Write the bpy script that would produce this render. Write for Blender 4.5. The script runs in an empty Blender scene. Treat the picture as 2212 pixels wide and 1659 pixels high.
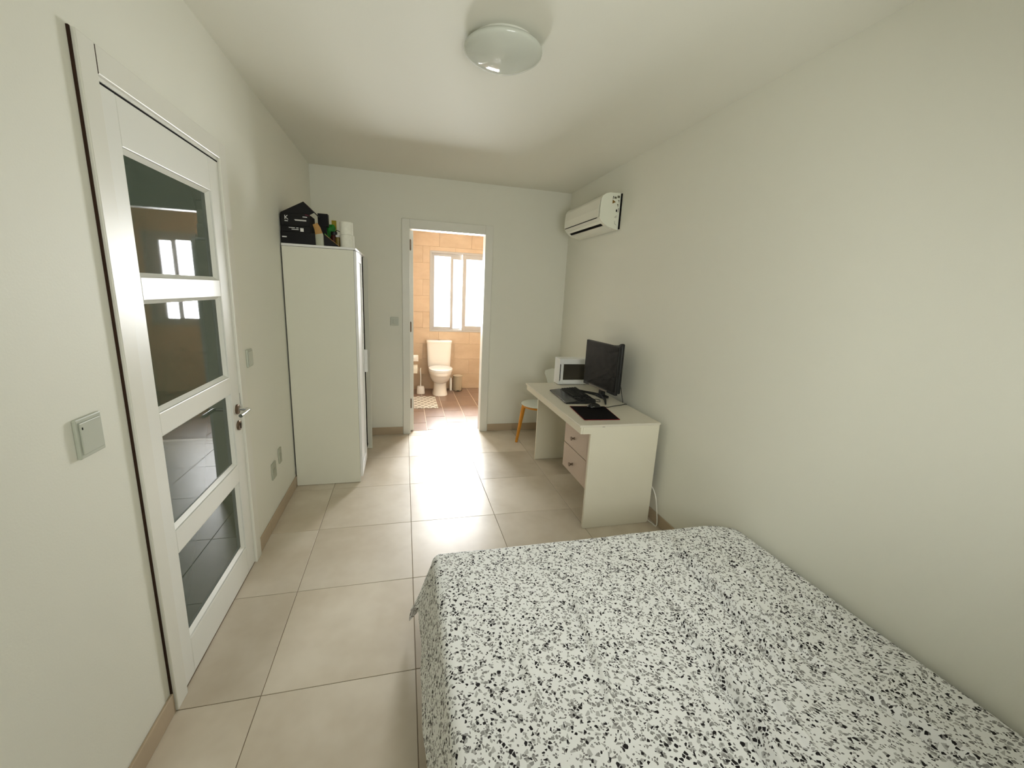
import bpy, bmesh, math, random
import numpy as np
from mathutils import Vector, Matrix
random.seed(7)
SC = bpy.context.scene
COL = SC.collection
# ------------------------------------------------------------------ camera
YAW, PITCH, ROLL = 0.25846932, 0.21561355, 0.0488979
F_PX, W_PX = 899.219, 2212.0
def cam_axes():
    cy, sy, cp, sp = math.cos(YAW), math.sin(YAW), math.cos(PITCH), math.sin(PITCH)
    fwd = Vector((sy*cp, cy*cp, -sp)); right = Vector((cy, -sy, 0)); up = right.cross(fwd)
    r = math.cos(ROLL)*right + math.sin(ROLL)*up
    u = -math.sin(ROLL)*right + math.cos(ROLL)*up
    return r, u, fwd
r_, u_, f_ = cam_axes()
cd = bpy.data.cameras.new('camera'); cam = bpy.data.objects.new('camera', cd); COL.objects.link(cam)
cd.sensor_fit = 'HORIZONTAL'; cd.sensor_width = 36.0; cd.lens = 36.0*F_PX/W_PX; cd.clip_start = 0.02
m = Matrix((( r_.x, u_.x, -f_.x, -0.0372), (r_.y, u_.y, -f_.y, 0.0), (r_.z, u_.z, -f_.z, 1.6108), (0, 0, 0, 1)))
cam.matrix_world = m
SC.camera = cam
# ------------------------------------------------------------------ room measures (metres)
XL, XR, YB, YF, ZC = -0.895, 1.751, -0.30, 4.612, 2.703      # bedroom: left, right, back, far, ceiling
YF2 = 4.730                                                  # bathroom side of the far wall
BX0, BX1, BY1, BZ = 0.0, 2.10, 6.814, 2.60                   # bathroom
W1 = (0.355, 1.575, 0.945, 2.187)                             # bathroom window x0 x1 z0 z1
W2 = (0.12, 1.32, 0.95, 2.08)                                # window over the bed head x0 x1 z0 z1
# ------------------------------------------------------------------ daylight and exposure
wd = bpy.data.worlds.new('sky'); SC.world = wd; wd.use_nodes = True
bg = wd.node_tree.nodes['Background']
bg.inputs[0].default_value = (0.94, 0.98, 1.0, 1); bg.inputs[1].default_value = 3.0
def daylight(name, loc, rx, sx, sz, power, col):
    l = bpy.data.lights.new(name, 'AREA'); l.shape = 'RECTANGLE'; l.size = sx; l.size_y = sz; l.energy = power; l.color = col
    o = bpy.data.objects.new(name, l); COL.objects.link(o); o.location = loc; o.rotation_euler = (rx, 0, 0)
daylight('daylight_bathroom_window', ((W1[0]+W1[1])/2, BY1+0.20, (W1[2]+W1[3])/2), -math.pi/2, W1[1]-W1[0]+0.1, W1[3]-W1[2]+0.1, 520.0, (0.97, 0.985, 1.0))
daylight('daylight_bedroom_window', ((W2[0]+W2[1])/2, YB-0.22, (W2[2]+W2[3])/2), math.pi/2, W2[1]-W2[0]+0.1, W2[3]-W2[2]+0.1, 40.0, (0.99, 1.0, 0.93))
SC.cycles.max_bounces = 6; SC.cycles.diffuse_bounces = 5; SC.cycles.glossy_bounces = 4; SC.cycles.transparent_max_bounces = 8
SC.cycles.adaptive_threshold = 0.06; SC.cycles.adaptive_min_samples = 12; SC.cycles.use_light_tree = False
SC.view_settings.view_transform = 'Standard'; SC.view_settings.look = 'None'
SC.view_settings.gamma = 1.0; SC.view_settings.use_curve_mapping = False
SC.view_settings.exposure = 0.06
# ------------------------------------------------------------------ helpers: geometry
def box(bm, x0, x1, y0, y1, z0, z1, bev=0.0, seg=2):
    vs = [bm.verts.new(p) for p in ((x0,y0,z0),(x1,y0,z0),(x1,y1,z0),(x0,y1,z0),(x0,y0,z1),(x1,y0,z1),(x1,y1,z1),(x0,y1,z1))]
    fs = [bm.faces.new([vs[i] for i in q]) for q in ((0,3,2,1),(4,5,6,7),(0,1,5,4),(1,2,6,5),(2,3,7,6),(3,0,4,7))]
    if bev > 0:
        es = set(e for f in fs for e in f.edges)
        bmesh.ops.bevel(bm, geom=list(es), offset=bev, segments=seg, profile=0.5, affect='EDGES')
    return bm
def prism(bm, poly, axis, a, b, bev=0.0, seg=2):
    """poly: 2-D points in the plane across `axis` (x: (y,z), y: (x,z), z: (x,y)), extruded from a to b"""
    def P(p, t): return (t, p[0], p[1]) if axis == 'x' else (p[0], t, p[1]) if axis == 'y' else (p[0], p[1], t)
    A = [bm.verts.new(P(p, a)) for p in poly]; B = [bm.verts.new(P(p, b)) for p in poly]
    n = len(poly); fs = [bm.faces.new(A), bm.faces.new(B[::-1])]
    for i in range(n): fs.append(bm.faces.new((A[i], B[i], B[(i+1) % n], A[(i+1) % n])))
    bmesh.ops.recalc_face_normals(bm, faces=fs)
    if bev > 0:
        bmesh.ops.bevel(bm, geom=list(set(e for f in fs for e in f.edges)), offset=bev, segments=seg, profile=0.5, affect='EDGES')
    return bm
def frame_of(d):
    d = d.normalized(); a = Vector((0,0,1)) if abs(d.z) < 0.9 else Vector((1,0,0))
    u = d.cross(a).normalized(); return u, d.cross(u).normalized()
def tube(bm, pts, rad, seg=10, cap=True):
    pts = [Vector(p) for p in pts]; n = len(pts)
    rad = [rad]*n if not isinstance(rad, (list, tuple)) else rad
    rings = []; u = None
    for i, p in enumerate(pts):
        d = (pts[min(i+1, n-1)] - pts[max(i-1, 0)]).normalized()
        if u is None: u, v = frame_of(d)
        else:
            u = (u - d*u.dot(d)).normalized(); v = d.cross(u)
        rings.append([bm.verts.new(p + rad[i]*(math.cos(t)*u + math.sin(t)*v)) for t in [2*math.pi*k/seg for k in range(seg)]])
    fs = []
    for a, b in zip(rings, rings[1:]):
        for k in range(seg): fs.append(bm.faces.new((a[k], a[(k+1) % seg], b[(k+1) % seg], b[k])))
    if cap: fs += [bm.faces.new(rings[0][::-1]), bm.faces.new(rings[-1])]
    bmesh.ops.recalc_face_normals(bm, faces=fs)
    return bm
def smooth_path(pts, n=8):
    P = [Vector(p) for p in pts]; out = []
    for i in range(len(P)-1):
        p0, p1, p2, p3 = P[max(i-1, 0)], P[i], P[i+1], P[min(i+2, len(P)-1)]
        for k in range(n):
            t = k/n
            out.append(0.5*((2*p1) + (p2-p0)*t + (2*p0-5*p1+4*p2-p3)*t*t + (3*p1-p0-3*p2+p3)*t**3))
    return out + [P[-1]]
def lathe(bm, prof, c, seg=32, axis='z'):
    """prof: (r, h) list; c: centre"""
    def P(r, h, t):
        if axis == 'z': return (c[0]+r*math.cos(t), c[1]+r*math.sin(t), c[2]+h)
        if axis == 'x': return (c[0]+h, c[1]+r*math.cos(t), c[2]+r*math.sin(t))
        return (c[0]+r*math.cos(t), c[1]+h, c[2]+r*math.sin(t))
    rings = []; fs = []
    for r, h in prof:
        if r < 1e-6: rings.append([bm.verts.new(P(0, h, 0))])
        else: rings.append([bm.verts.new(P(r, h, 2*math.pi*k/seg)) for k in range(seg)])
    for a, b in zip(rings, rings[1:]):
        for k in range(seg):
            k2 = (k+1) % seg
            if len(a) == 1 and len(b) == 1: continue
            if len(a) == 1: fs.append(bm.faces.new((a[0], b[k2], b[k])))
            elif len(b) == 1: fs.append(bm.faces.new((a[k], a[k2], b[0])))
            else: fs.append(bm.faces.new((a[k], a[k2], b[k2], b[k])))
    if len(rings[0]) > 1: fs.append(bm.faces.new(rings[0][::-1]))
    if len(rings[-1]) > 1: fs.append(bm.faces.new(rings[-1]))
    bmesh.ops.recalc_face_normals(bm, faces=fs)
    return bm
def loft(bm, rings, n=36):
    """rings: (z, cx, cy, rx, ry_front, ry_back, squareness)"""
    R = []; fs = []
    for z, cx, cy, rx, rf, rb, e in rings:
        ring = []
        for k in range(n):
            t = 2*math.pi*k/n; c, s = math.cos(t), math.sin(t)
            ring.append(bm.verts.new((cx+rx*math.copysign(abs(c)**e, c), cy+(rb if s > 0 else rf)*math.copysign(abs(s)**e, s), z)))
        R.append(ring)
    for a, b in zip(R, R[1:]):
        for k in range(n): fs.append(bm.faces.new((a[k], a[(k+1) % n], b[(k+1) % n], b[k])))
    fs += [bm.faces.new(R[0][::-1]), bm.faces.new(R[-1])]
    bmesh.ops.recalc_face_normals(bm, faces=fs)
    return bm
def NB(): return bmesh.new()
def one(fn, *a, **k):
    bm = NB(); fn(bm, *a, **k); return bm
def BX(*a, **k): return one(box, *a, **k)
# ------------------------------------------------------------------ helpers: objects
ORI = {}
def empty(name, loc):
    o = bpy.data.objects.new(name, None); COL.objects.link(o); o.location = loc; o.empty_display_size = 0.05
    ORI[o.name] = Vector(loc); return o
def mesh_from(bm, name, o=Vector((0,0,0)), smooth=False):
    bmesh.ops.translate(bm, verts=bm.verts, vec=-Vector(o))
    me = bpy.data.meshes.new(name); bm.to_mesh(me); bm.free()
    if smooth: smooth_by_angle(me)
    return me
def smooth_by_angle(me, ang=0.62):
    me.polygons.foreach_set('use_smooth', [True]*len(me.polygons))
    me.set_sharp_from_angle(angle=ang)
def obj(name, bm, mt, parent=None, smooth=False, loc=None):
    """link a bmesh given in scene coordinates; a child is stored relative to its thing's origin"""
    if parent is not None: o0 = ORI[parent.name]
    else: o0 = Vector(loc) if loc is not None else Vector((0,0,0))
    me = mesh_from(bm, name, o0, smooth); me.materials.append(mt)
    o = bpy.data.objects.new(name, me); COL.objects.link(o)
    if parent is not None: o.parent = parent
    else: o.location = o0
    ORI[o.name] = Vector(o0)
    return o
def tag(o, label, cat, group=None):
    o['label'] = label; o['category'] = cat
    if group: o['group'] = group
    return o
def thing(name, loc, label, cat, group=None): return tag(empty(name, loc), label, cat, group)
def struct(name, bm, mt, label=None, smooth=False):
    o = obj(name, bm, mt, None, smooth); o['kind'] = 'structure'
    if label: o['label'] = label
    return o
def struct_empty(name, loc, label=None):
    o = empty(name, loc); o['kind'] = 'structure'
    if label: o['label'] = label
    return o
# ------------------------------------------------------------------ helpers: materials
def srgb(r, g, b):
    f = lambda c: (c/255/12.92) if c/255 <= 0.04045 else ((c/255+0.055)/1.055)**2.4
    return (f(r), f(g), f(b))
def mat(name, col, rough=0.5, spec=0.5, metal=0.0, var=0.0, vscale=6.0, bump=0.0, bscale=80.0, rvar=0.0, coat=0.0):
    M = bpy.data.materials.new(name); M.use_nodes = True; nt = M.node_tree; b = nt.nodes['Principled BSDF']
    b.inputs['Base Color'].default_value = (*col, 1); b.inputs['Roughness'].default_value = rough
    b.inputs['Metallic'].default_value = metal; b.inputs['Specular IOR Level'].default_value = spec
    b.inputs['Coat Weight'].default_value = coat
    tc = nt.nodes.new('ShaderNodeTexCoord')
    if var > 0 or rvar > 0:
        nz = nt.nodes.new('ShaderNodeTexNoise'); nz.inputs['Scale'].default_value = vscale; nz.inputs['Detail'].default_value = 5
        nt.links.new(tc.outputs['Object'], nz.inputs['Vector'])
        if var > 0:
            mp = nt.nodes.new('ShaderNodeMapRange'); mp.inputs['From Min'].default_value = 0.3; mp.inputs['From Max'].default_value = 0.7
            mp.inputs['To Min'].default_value = 1-var; mp.inputs['To Max'].default_value = 1+var
            nt.links.new(nz.outputs['Fac'], mp.inputs['Value'])
            mx = nt.nodes.new('ShaderNodeVectorMath'); mx.operation = 'SCALE'; mx.inputs[0].default_value = col
            nt.links.new(mp.outputs['Result'], mx.inputs['Scale']); nt.links.new(mx.outputs['Vector'], b.inputs['Base Color'])
        if rvar > 0:
            m2 = nt.nodes.new('ShaderNodeMapRange'); m2.inputs['From Min'].default_value = 0.3; m2.inputs['From Max'].default_value = 0.7
            m2.inputs['To Min'].default_value = rough-rvar; m2.inputs['To Max'].default_value = rough+rvar
            nt.links.new(nz.outputs['Fac'], m2.inputs['Value']); nt.links.new(m2.outputs['Result'], b.inputs['Roughness'])
    if bump > 0:
        n2 = nt.nodes.new('ShaderNodeTexNoise'); n2.inputs['Scale'].default_value = bscale; n2.inputs['Detail'].default_value = 1
        nt.links.new(tc.outputs['Object'], n2.inputs['Vector'])
        bp = nt.nodes.new('ShaderNodeBump'); bp.inputs['Strength'].default_value = bump; bp.inputs['Distance'].default_value = 0.002
        nt.links.new(n2.outputs['Fac'], bp.inputs['Height']); nt.links.new(bp.outputs['Normal'], b.inputs['Normal'])
    return M
def stone_mat(name, c1, c2, rough, scale, stretch=(1,1,1), rand=0.06, spec=0.5):
    """cloudy porcelain tile: two tones mixed by noise, a little different from tile to tile"""
    M = bpy.data.materials.new(name); M.use_nodes = True; nt = M.node_tree; b = nt.nodes['Principled BSDF']
    tc = nt.nodes.new('ShaderNodeTexCoord'); oi = nt.nodes.new('ShaderNodeObjectInfo')
    mpg = nt.nodes.new('ShaderNodeMapping'); mpg.inputs['Scale'].default_value = stretch
    off = nt.nodes.new('ShaderNodeVectorMath'); off.operation = 'SCALE'; off.inputs[0].default_value = (37, 91, 53)
    nt.links.new(oi.outputs['Random'], off.inputs['Scale'])
    add = nt.nodes.new('ShaderNodeVectorMath'); add.operation = 'ADD'
    nt.links.new(tc.outputs['Object'], mpg.inputs['Vector']); nt.links.new(mpg.outputs['Vector'], add.inputs[0]); nt.links.new(off.outputs['Vector'], add.inputs[1])
    nz = nt.nodes.new('ShaderNodeTexNoise'); nz.inputs['Scale'].default_value = scale; nz.inputs['Detail'].default_value = 4; nz.inputs['Roughness'].default_value = 0.6
    nt.links.new(add.outputs['Vector'], nz.inputs['Vector'])
    rp = nt.nodes.new('ShaderNodeValToRGB'); rp.color_ramp.elements[0].position = 0.25; rp.color_ramp.elements[1].position = 0.75; rp.color_ramp.interpolation = 'EASE'
    rp.color_ramp.elements[0].color = (*c1, 1); rp.color_ramp.elements[1].color = (*c2, 1)
    nt.links.new(nz.outputs['Fac'], rp.inputs['Fac'])
    mr = nt.nodes.new('ShaderNodeMapRange'); mr.inputs['To Min'].default_value = 1-rand; mr.inputs['To Max'].default_value = 1+rand
    nt.links.new(oi.outputs['Random'], mr.inputs['Value'])
    sc = nt.nodes.new('ShaderNodeVectorMath'); sc.operation = 'SCALE'
    nt.links.new(rp.outputs['Color'], sc.inputs[0]); nt.links.new(mr.outputs['Result'], sc.inputs['Scale'])
    nt.links.new(sc.outputs['Vector'], b.inputs['Base Color'])
    r2 = nt.nodes.new('ShaderNodeMapRange'); r2.inputs['From Min'].default_value = 0.3; r2.inputs['From Max'].default_value = 0.7
    r2.inputs['To Min'].default_value = rough*0.95; r2.inputs['To Max'].default_value = rough*1.05
    nt.links.new(nz.outputs['Fac'], r2.inputs['Value']); nt.links.new(r2.outputs['Result'], b.inputs['Roughness'])
    b.inputs['Specular IOR Level'].default_value = spec
    bp = nt.nodes.new('ShaderNodeBump'); bp.inputs['Strength'].default_value = 0.03; bp.inputs['Distance'].default_value = 0.002
    nt.links.new(nz.outputs['Fac'], bp.inputs['Height']); nt.links.new(bp.outputs['Normal'], b.inputs['Normal'])
    return M
def pane_mat(name, tint=(1,1,1)):
    """thin clear window glass: passes light straight on, mirrors a little"""
    M = bpy.data.materials.new(name); M.use_nodes = True; nt = M.node_tree
    for n in list(nt.nodes):
        if n.type == 'BSDF_PRINCIPLED': nt.nodes.remove(n)
    out = [n for n in nt.nodes if n.type == 'OUTPUT_MATERIAL'][0]
    tr = nt.nodes.new('ShaderNodeBsdfTransparent'); tr.inputs[0].default_value = (*tint, 1)
    gl = nt.nodes.new('ShaderNodeBsdfGlossy'); gl.inputs['Roughness'].default_value = 0.02
    fr = nt.nodes.new('ShaderNodeFresnel'); fr.inputs['IOR'].default_value = 1.45
    mx = nt.nodes.new('ShaderNodeMixShader')
    nt.links.new(fr.outputs[0], mx.inputs[0]); nt.links.new(tr.outputs[0], mx.inputs[1]); nt.links.new(gl.outputs[0], mx.inputs[2])
    nt.links.new(mx.outputs[0], out.inputs['Surface'])
    return M
def terrazzo_mat(name):
    """white cotton printed with black and grey stone chips; UV in metres of cloth"""
    M = bpy.data.materials.new(name); M.use_nodes = True; nt = M.node_tree; b = nt.nodes['Principled BSDF']
    uv = nt.nodes.new('ShaderNodeUVMap'); uv.uv_map = 'UVMap'
    base = srgb(240, 241, 239); prev = None
    layers = [(72, 0.20, 0.10, srgb(186, 186, 183), 3.1), (85, 0.20, 0.13, srgb(150, 149, 146), 7.7), (150, 0.20, 0.12, srgb(120, 118, 116), 1.3),
              (92, 0.15, 0.13, srgb(34, 30, 31), 11.9)]
    for sc, p, edge, colr, off in layers:
        mp = nt.nodes.new('ShaderNodeMapping'); mp.inputs['Location'].default_value = (off, off*1.7, 0); mp.inputs['Rotation'].default_value = (0, 0, off)
        nt.links.new(uv.outputs['UV'], mp.inputs['Vector'])
        v1 = nt.nodes.new('ShaderNodeTexVoronoi'); v1.voronoi_dimensions = '2D'; v1.feature = 'F1'; v1.inputs['Scale'].default_value = sc
        v2 = nt.nodes.new('ShaderNodeTexVoronoi'); v2.voronoi_dimensions = '2D'; v2.feature = 'DISTANCE_TO_EDGE'; v2.inputs['Scale'].default_value = sc
        nt.links.new(mp.outputs['Vector'], v1.inputs['Vector']); nt.links.new(mp.outputs['Vector'], v2.inputs['Vector'])
        sp = nt.nodes.new('ShaderNodeSeparateColor'); nt.links.new(v1.outputs['Color'], sp.inputs['Color'])
        lt = nt.nodes.new('ShaderNodeMath'); lt.operation = 'LESS_THAN'; lt.inputs[1].default_value = p; nt.links.new(sp.outputs['Red'], lt.inputs[0])
        # chips of different sizes: the rim cut off grows with a second random number
        ed = nt.nodes.new('ShaderNodeMapRange'); ed.inputs['To Min'].default_value = edge*0.5; ed.inputs['To Max'].default_value = edge*2.0
        nt.links.new(sp.outputs['Green'], ed.inputs['Value'])
        gt = nt.nodes.new('ShaderNodeMath'); gt.operation = 'GREATER_THAN'
        nt.links.new(v2.outputs['Distance'], gt.inputs[0]); nt.links.new(ed.outputs['Result'], gt.inputs[1])
        mu = nt.nodes.new('ShaderNodeMath'); mu.operation = 'MULTIPLY'; nt.links.new(lt.outputs[0], mu.inputs[0]); nt.links.new(gt.outputs[0], mu.inputs[1])
        mx = nt.nodes.new('ShaderNodeMix'); mx.data_type = 'RGBA'
        nt.links.new(mu.outputs[0], mx.inputs['Factor'])
        if prev is None: mx.inputs['A'].default_value = (*base, 1)
        else: nt.links.new(prev, mx.inputs['A'])
        mx.inputs['B'].default_value = (*colr, 1); prev = mx.outputs['Result']
    nt.links.new(prev, b.inputs['Base Color'])
    b.inputs['Roughness'].default_value = 0.85; b.inputs['Specular IOR Level'].default_value = 0.25
    nz = nt.nodes.new('ShaderNodeTexNoise'); nz.inputs['Scale'].default_value = 18; nz.inputs['Detail'].default_value = 4
    nt.links.new(uv.outputs['UV'], nz.inputs['Vector'])
    bp = nt.nodes.new('ShaderNodeBump'); bp.inputs['Strength'].default_value = 0.25; bp.inputs['Distance'].default_value = 0.006
    nt.links.new(nz.outputs['Fac'], bp.inputs['Height']); nt.links.new(bp.outputs['Normal'], b.inputs['Normal'])
    return M
def lattice_mat(name):
    """off-white bath mat printed with grey diamonds"""
    M = bpy.data.materials.new(name); M.use_nodes = True; nt = M.node_tree; b = nt.nodes['Principled BSDF']
    tc = nt.nodes.new('ShaderNodeTexCoord'); sx = nt.nodes.new('ShaderNodeSeparateXYZ'); nt.links.new(tc.outputs['Object'], sx.inputs[0])
    tri = []
    for sgn in (1, -1):
        k = nt.nodes.new('ShaderNodeMath'); k.operation = 'MULTIPLY_ADD'; k.inputs[1].default_value = 1.55*sgn
        nt.links.new(sx.outputs['X'], k.inputs[0]); nt.links.new(sx.outputs['Y'], k.inputs[2])
        s = nt.nodes.new('ShaderNodeMath'); s.operation = 'MULTIPLY'; s.inputs[1].default_value = 7.0; nt.links.new(k.outputs[0], s.inputs[0])
        f = nt.nodes.new('ShaderNodeMath'); f.operation = 'FRACT'; nt.links.new(s.outputs[0], f.inputs[0])
        l = nt.nodes.new('ShaderNodeMath'); l.operation = 'LESS_THAN'; l.inputs[1].default_value = 0.22; nt.links.new(f.outputs[0], l.inputs[0])
        tri.append(l)
    mxm = nt.nodes.new('ShaderNodeMath'); mxm.operation = 'MAXIMUM'; nt.links.new(tri[0].outputs[0], mxm.inputs[0]); nt.links.new(tri[1].outputs[0], mxm.inputs[1])
    mx = nt.nodes.new('ShaderNodeMix'); mx.data_type = 'RGBA'; nt.links.new(mxm.outputs[0], mx.inputs['Factor'])
    mx.inputs['A'].default_value = (*srgb(176, 172, 160), 1); mx.inputs['B'].default_value = (*srgb(238, 236, 228), 1)
    nt.links.new(mx.outputs['Result'], b.inputs['Base Color']); b.inputs['Roughness'].default_value = 0.95
    return M
M = {
 'wall': mat('wall_paint', (0.785, 0.778, 0.685), 0.62, 0.3, bump=0.10, bscale=160),
 'ceil': mat('ceiling_paint', (0.775, 0.765, 0.675), 0.8, 0.2, bump=0.08, bscale=150),
 'tile': stone_mat('beige_floor_tile', srgb(194, 181, 160), srgb(218, 208, 191), 0.36, 2.0),
 'grout': mat('floor_grout', srgb(128, 112, 92), 0.9, 0.2, var=0.05, vscale=20),
 'base': mat('beige_skirting_tile', srgb(182, 164, 138), 0.4, 0.4, var=0.03, vscale=9),
 'btile': stone_mat('brown_bathroom_floor_tile', srgb(128, 104, 88), srgb(142, 118, 101), 0.30, 5.0, (2.0, 0.6, 1), 0.08),
 'bgrout': mat('bathroom_grout', srgb(226, 214, 200), 0.9, 0.2),
 'bwall': stone_mat('tan_bathroom_wall_tile', srgb(190, 168, 140), srgb(204, 184, 157), 0.45, 3.2, (1, 1, 2.0), 0.03),
 'bwgrout': mat('bathroom_wall_grout', srgb(198, 177, 149), 0.8, 0.2),
 'bceil': mat('bathroom_ceiling_paint', (0.82, 0.8, 0.75), 0.8, 0.2, var=0.01),
 'lacquer': mat('white_door_lacquer', (0.80, 0.80, 0.74), 0.36, 0.45, var=0.01, vscale=2, bump=0.02, bscale=40),
 'casing': mat('white_casing_lacquer', (0.77, 0.76, 0.68), 0.35, 0.5, var=0.01, vscale=2),
 'gasket': mat('brown_seal', srgb(58, 40, 28), 0.8, 0.2),
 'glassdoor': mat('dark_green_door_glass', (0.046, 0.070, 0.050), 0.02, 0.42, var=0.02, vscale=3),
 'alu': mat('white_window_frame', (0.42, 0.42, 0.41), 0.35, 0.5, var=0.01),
 'pane': pane_mat('window_pane_glass'),
 'steel': mat('brown_satin_steel', srgb(122, 104, 88), 0.28, 0.5, metal=0.9, var=0.04, vscale=30),
 'chrome': mat('bright_steel', (0.75, 0.74, 0.72), 0.15, 0.5, metal=1.0, var=0.02),
 'hole': mat('black_slot', (0.01, 0.009, 0.008), 0.9, 0.1),
 'plate': mat('white_switch_plastic', srgb(190, 194, 180), 0.35, 0.5, var=0.01),
 'socket': mat('grey_socket_plastic', srgb(176, 178, 160), 0.45, 0.4, var=0.02),
 'ward': mat('white_wardrobe_board', (0.74, 0.73, 0.62), 0.45, 0.4, var=0.012, vscale=3),
 'warddoor': mat('white_wardrobe_door', (0.80, 0.80, 0.78), 0.35, 0.4, var=0.01),
 'wardin': mat('wardrobe_interior_shade', (0.012, 0.011, 0.010), 0.9, 0.1),  # shade inside the open wardrobe, painted as near-black boards
 'desk': mat('cream_desk_board', (0.76, 0.72, 0.58), 0.42, 0.4, var=0.015, vscale=3),
 'desktop': mat('cream_desk_top', (0.70, 0.66, 0.55), 0.30, 0.5, var=0.015, vscale=3),
 'drawer': mat('greige_drawer_front', srgb(196, 176, 158), 0.4, 0.4, var=0.015, vscale=3),
 'black': mat('black_plastic', (0.012, 0.012, 0.011), 0.45, 0.4, var=0.05, vscale=20),
 'blackgloss': mat('black_gloss_plastic', (0.01, 0.01, 0.009), 0.2, 0.5, var=0.05, vscale=20),
 'screen': mat('black_screen', (0.012, 0.011, 0.009), 0.45, 0.15, var=0.03, vscale=10),
 'greyplastic': mat('grey_plastic_strip', srgb(120, 112, 100), 0.4, 0.4, var=0.02),
 'pad': mat('black_mouse_pad_cloth', (0.008, 0.007, 0.007), 0.9, 0.1, var=0.1, vscale=60),
 'padedge': mat('red_stitching', srgb(120, 20, 26), 0.8, 0.2, var=0.1, vscale=90),
 'case': mat('white_painted_case', (0.80, 0.81, 0.79), 0.3, 0.5, var=0.01),
 'smoke': mat('smoked_glass', (0.06, 0.052, 0.038), 0.06, 0.5, var=0.03),
 'acw': mat('white_ac_plastic', (0.80, 0.79, 0.69), 0.3, 0.5, var=0.01, vscale=3),
 'acside': mat('cream_ac_side_plastic', (0.82, 0.83, 0.71), 0.35, 0.5, var=0.01, vscale=3),
 'amber': mat('amber_sticker', srgb(122, 88, 24), 0.5, 0.4, var=0.05),
 'greyprint': mat('grey_print', srgb(112, 110, 88), 0.6, 0.3, var=0.05),
 'wood': mat('honey_beech_wood', srgb(206, 138, 42), 0.4, 0.4, var=0.12, vscale=14),
 'seat': mat('white_chair_shell', (0.74, 0.77, 0.69), 0.35, 0.5, var=0.01),
 'ceramic': mat('white_ceramic', (0.84, 0.83, 0.79), 0.12, 0.5, var=0.008),
 'lid': mat('white_toilet_lid', (0.85, 0.86, 0.86), 0.18, 0.5, var=0.008),
 'bin': mat('beige_grey_bin_metal', srgb(178, 168, 146), 0.35, 0.5, var=0.03),
 'mat': lattice_mat('diamond_bath_mat'),
 'paper': mat('white_paper_roll', (0.80, 0.79, 0.70), 0.9, 0.1, var=0.04, vscale=40, bump=0.3, bscale=120),
 'opal': mat('white_opal_glass', (0.60, 0.62, 0.55), 0.06, 0.55, var=0.01),
 'opalrim': mat('white_lamp_rim', (0.78, 0.78, 0.70), 0.25, 0.5, var=0.01),
 'sheet': terrazzo_mat('terrazzo_print_cotton'),
 'mattress': mat('mattress_ticking', (0.6, 0.58, 0.52), 0.9, 0.2, var=0.04, vscale=20),
 'bedbase': mat('dark_bed_base', (0.03, 0.022, 0.018), 0.8, 0.2, var=0.1),
 'cord': mat('white_cord', (0.8, 0.78, 0.7), 0.5, 0.4, var=0.02),
 'carton': mat('black_printed_carton', (0.006, 0.005, 0.005), 0.55, 0.3, var=0.1, vscale=10),
 'print': mat('white_carton_print', (0.75, 0.75, 0.73), 0.6, 0.3, var=0.03),
 'plum': mat('plum_carton_edge', srgb(104, 40, 58), 0.6, 0.3, var=0.05),
 'green': mat('green_bag_plastic', srgb(20, 122, 32), 0.4, 0.5, var=0.1, vscale=20),
 'yellow': mat('yellow_label', srgb(168, 150, 34), 0.5, 0.4, var=0.08),
 'tan': mat('tan_cap_plastic', srgb(176, 136, 78), 0.4, 0.4, var=0.08, vscale=25),
 'bottle': mat('pale_bottle_plastic', srgb(172, 174, 154), 0.35, 0.5, var=0.06, vscale=30),
 'ruby': mat('dark_red_jar', srgb(74, 26, 18), 0.3, 0.5, var=0.1, vscale=20),
 'olive': mat('olive_jar', srgb(128, 108, 44), 0.3, 0.5, var=0.1, vscale=20),
}
# ================================================================== STRUCTURE
# ---- bedroom floor with separate tiles
floor = struct('floor', BX(XL-0.12, XR+0.12, YB-0.2, YF+0.085, -0.12, -0.0025), M['grout'], 'beige tiled bedroom floor with thin grout lines')
def add_tile(parent, x0, x1, y0, y1, mt, gap, top=0.0):
    if x1-x0 < 0.01 or y1-y0 < 0.01: return
    bm = NB(); g = gap
    a0, a1, b0, b1 = x0+g, x1-g, y0+g, y1-g; c = 0.0012
    lo = [(a0,b0,top-0.01),(a1,b0,top-0.01),(a1,b1,top-0.01),(a0,b1,top-0.01)]
    mi = [(x,y,top-c) for x,y,_ in lo]; hi = [(a0+c,b0+c,top),(a1-c,b0+c,top),(a1-c,b1-c,top),(a0+c,b1-c,top)]
    A = [bm.verts.new(p) for p in lo]; B = [bm.verts.new(p) for p in mi]; C = [bm.verts.new(p) for p in hi]
    for P, Q in ((A,B),(B,C)):
        for i in range(4): bm.faces.new((P[i], P[(i+1)%4], Q[(i+1)%4], Q[i]))
    bm.faces.new(C)
    obj('tile', bm, mt, parent)
T = 0.6; GX, GY = 0.0, 2.1357
for i in range(-2, 3):
    for j in range(-5, 5):
        x0, x1 = max(GX+i*T, XL), min(GX+(i+1)*T, XR); y0, y1 = max(GY+j*T, YB), min(GY+(j+1)*T, YF)
        if j == 4:                                             # last row reaches into the doorway
            x0, x1 = max(x0, XL), min(x1, XR)
        add_tile(floor, x0, x1, y0, y1, M['tile'], 0.0014)
add_tile(floor, 0.022, 0.6, YF, YF+0.083, M['tile'], 0.0006)
add_tile(floor, 0.6, 0.812, YF, YF+0.083, M['tile'], 0.0006)
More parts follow.
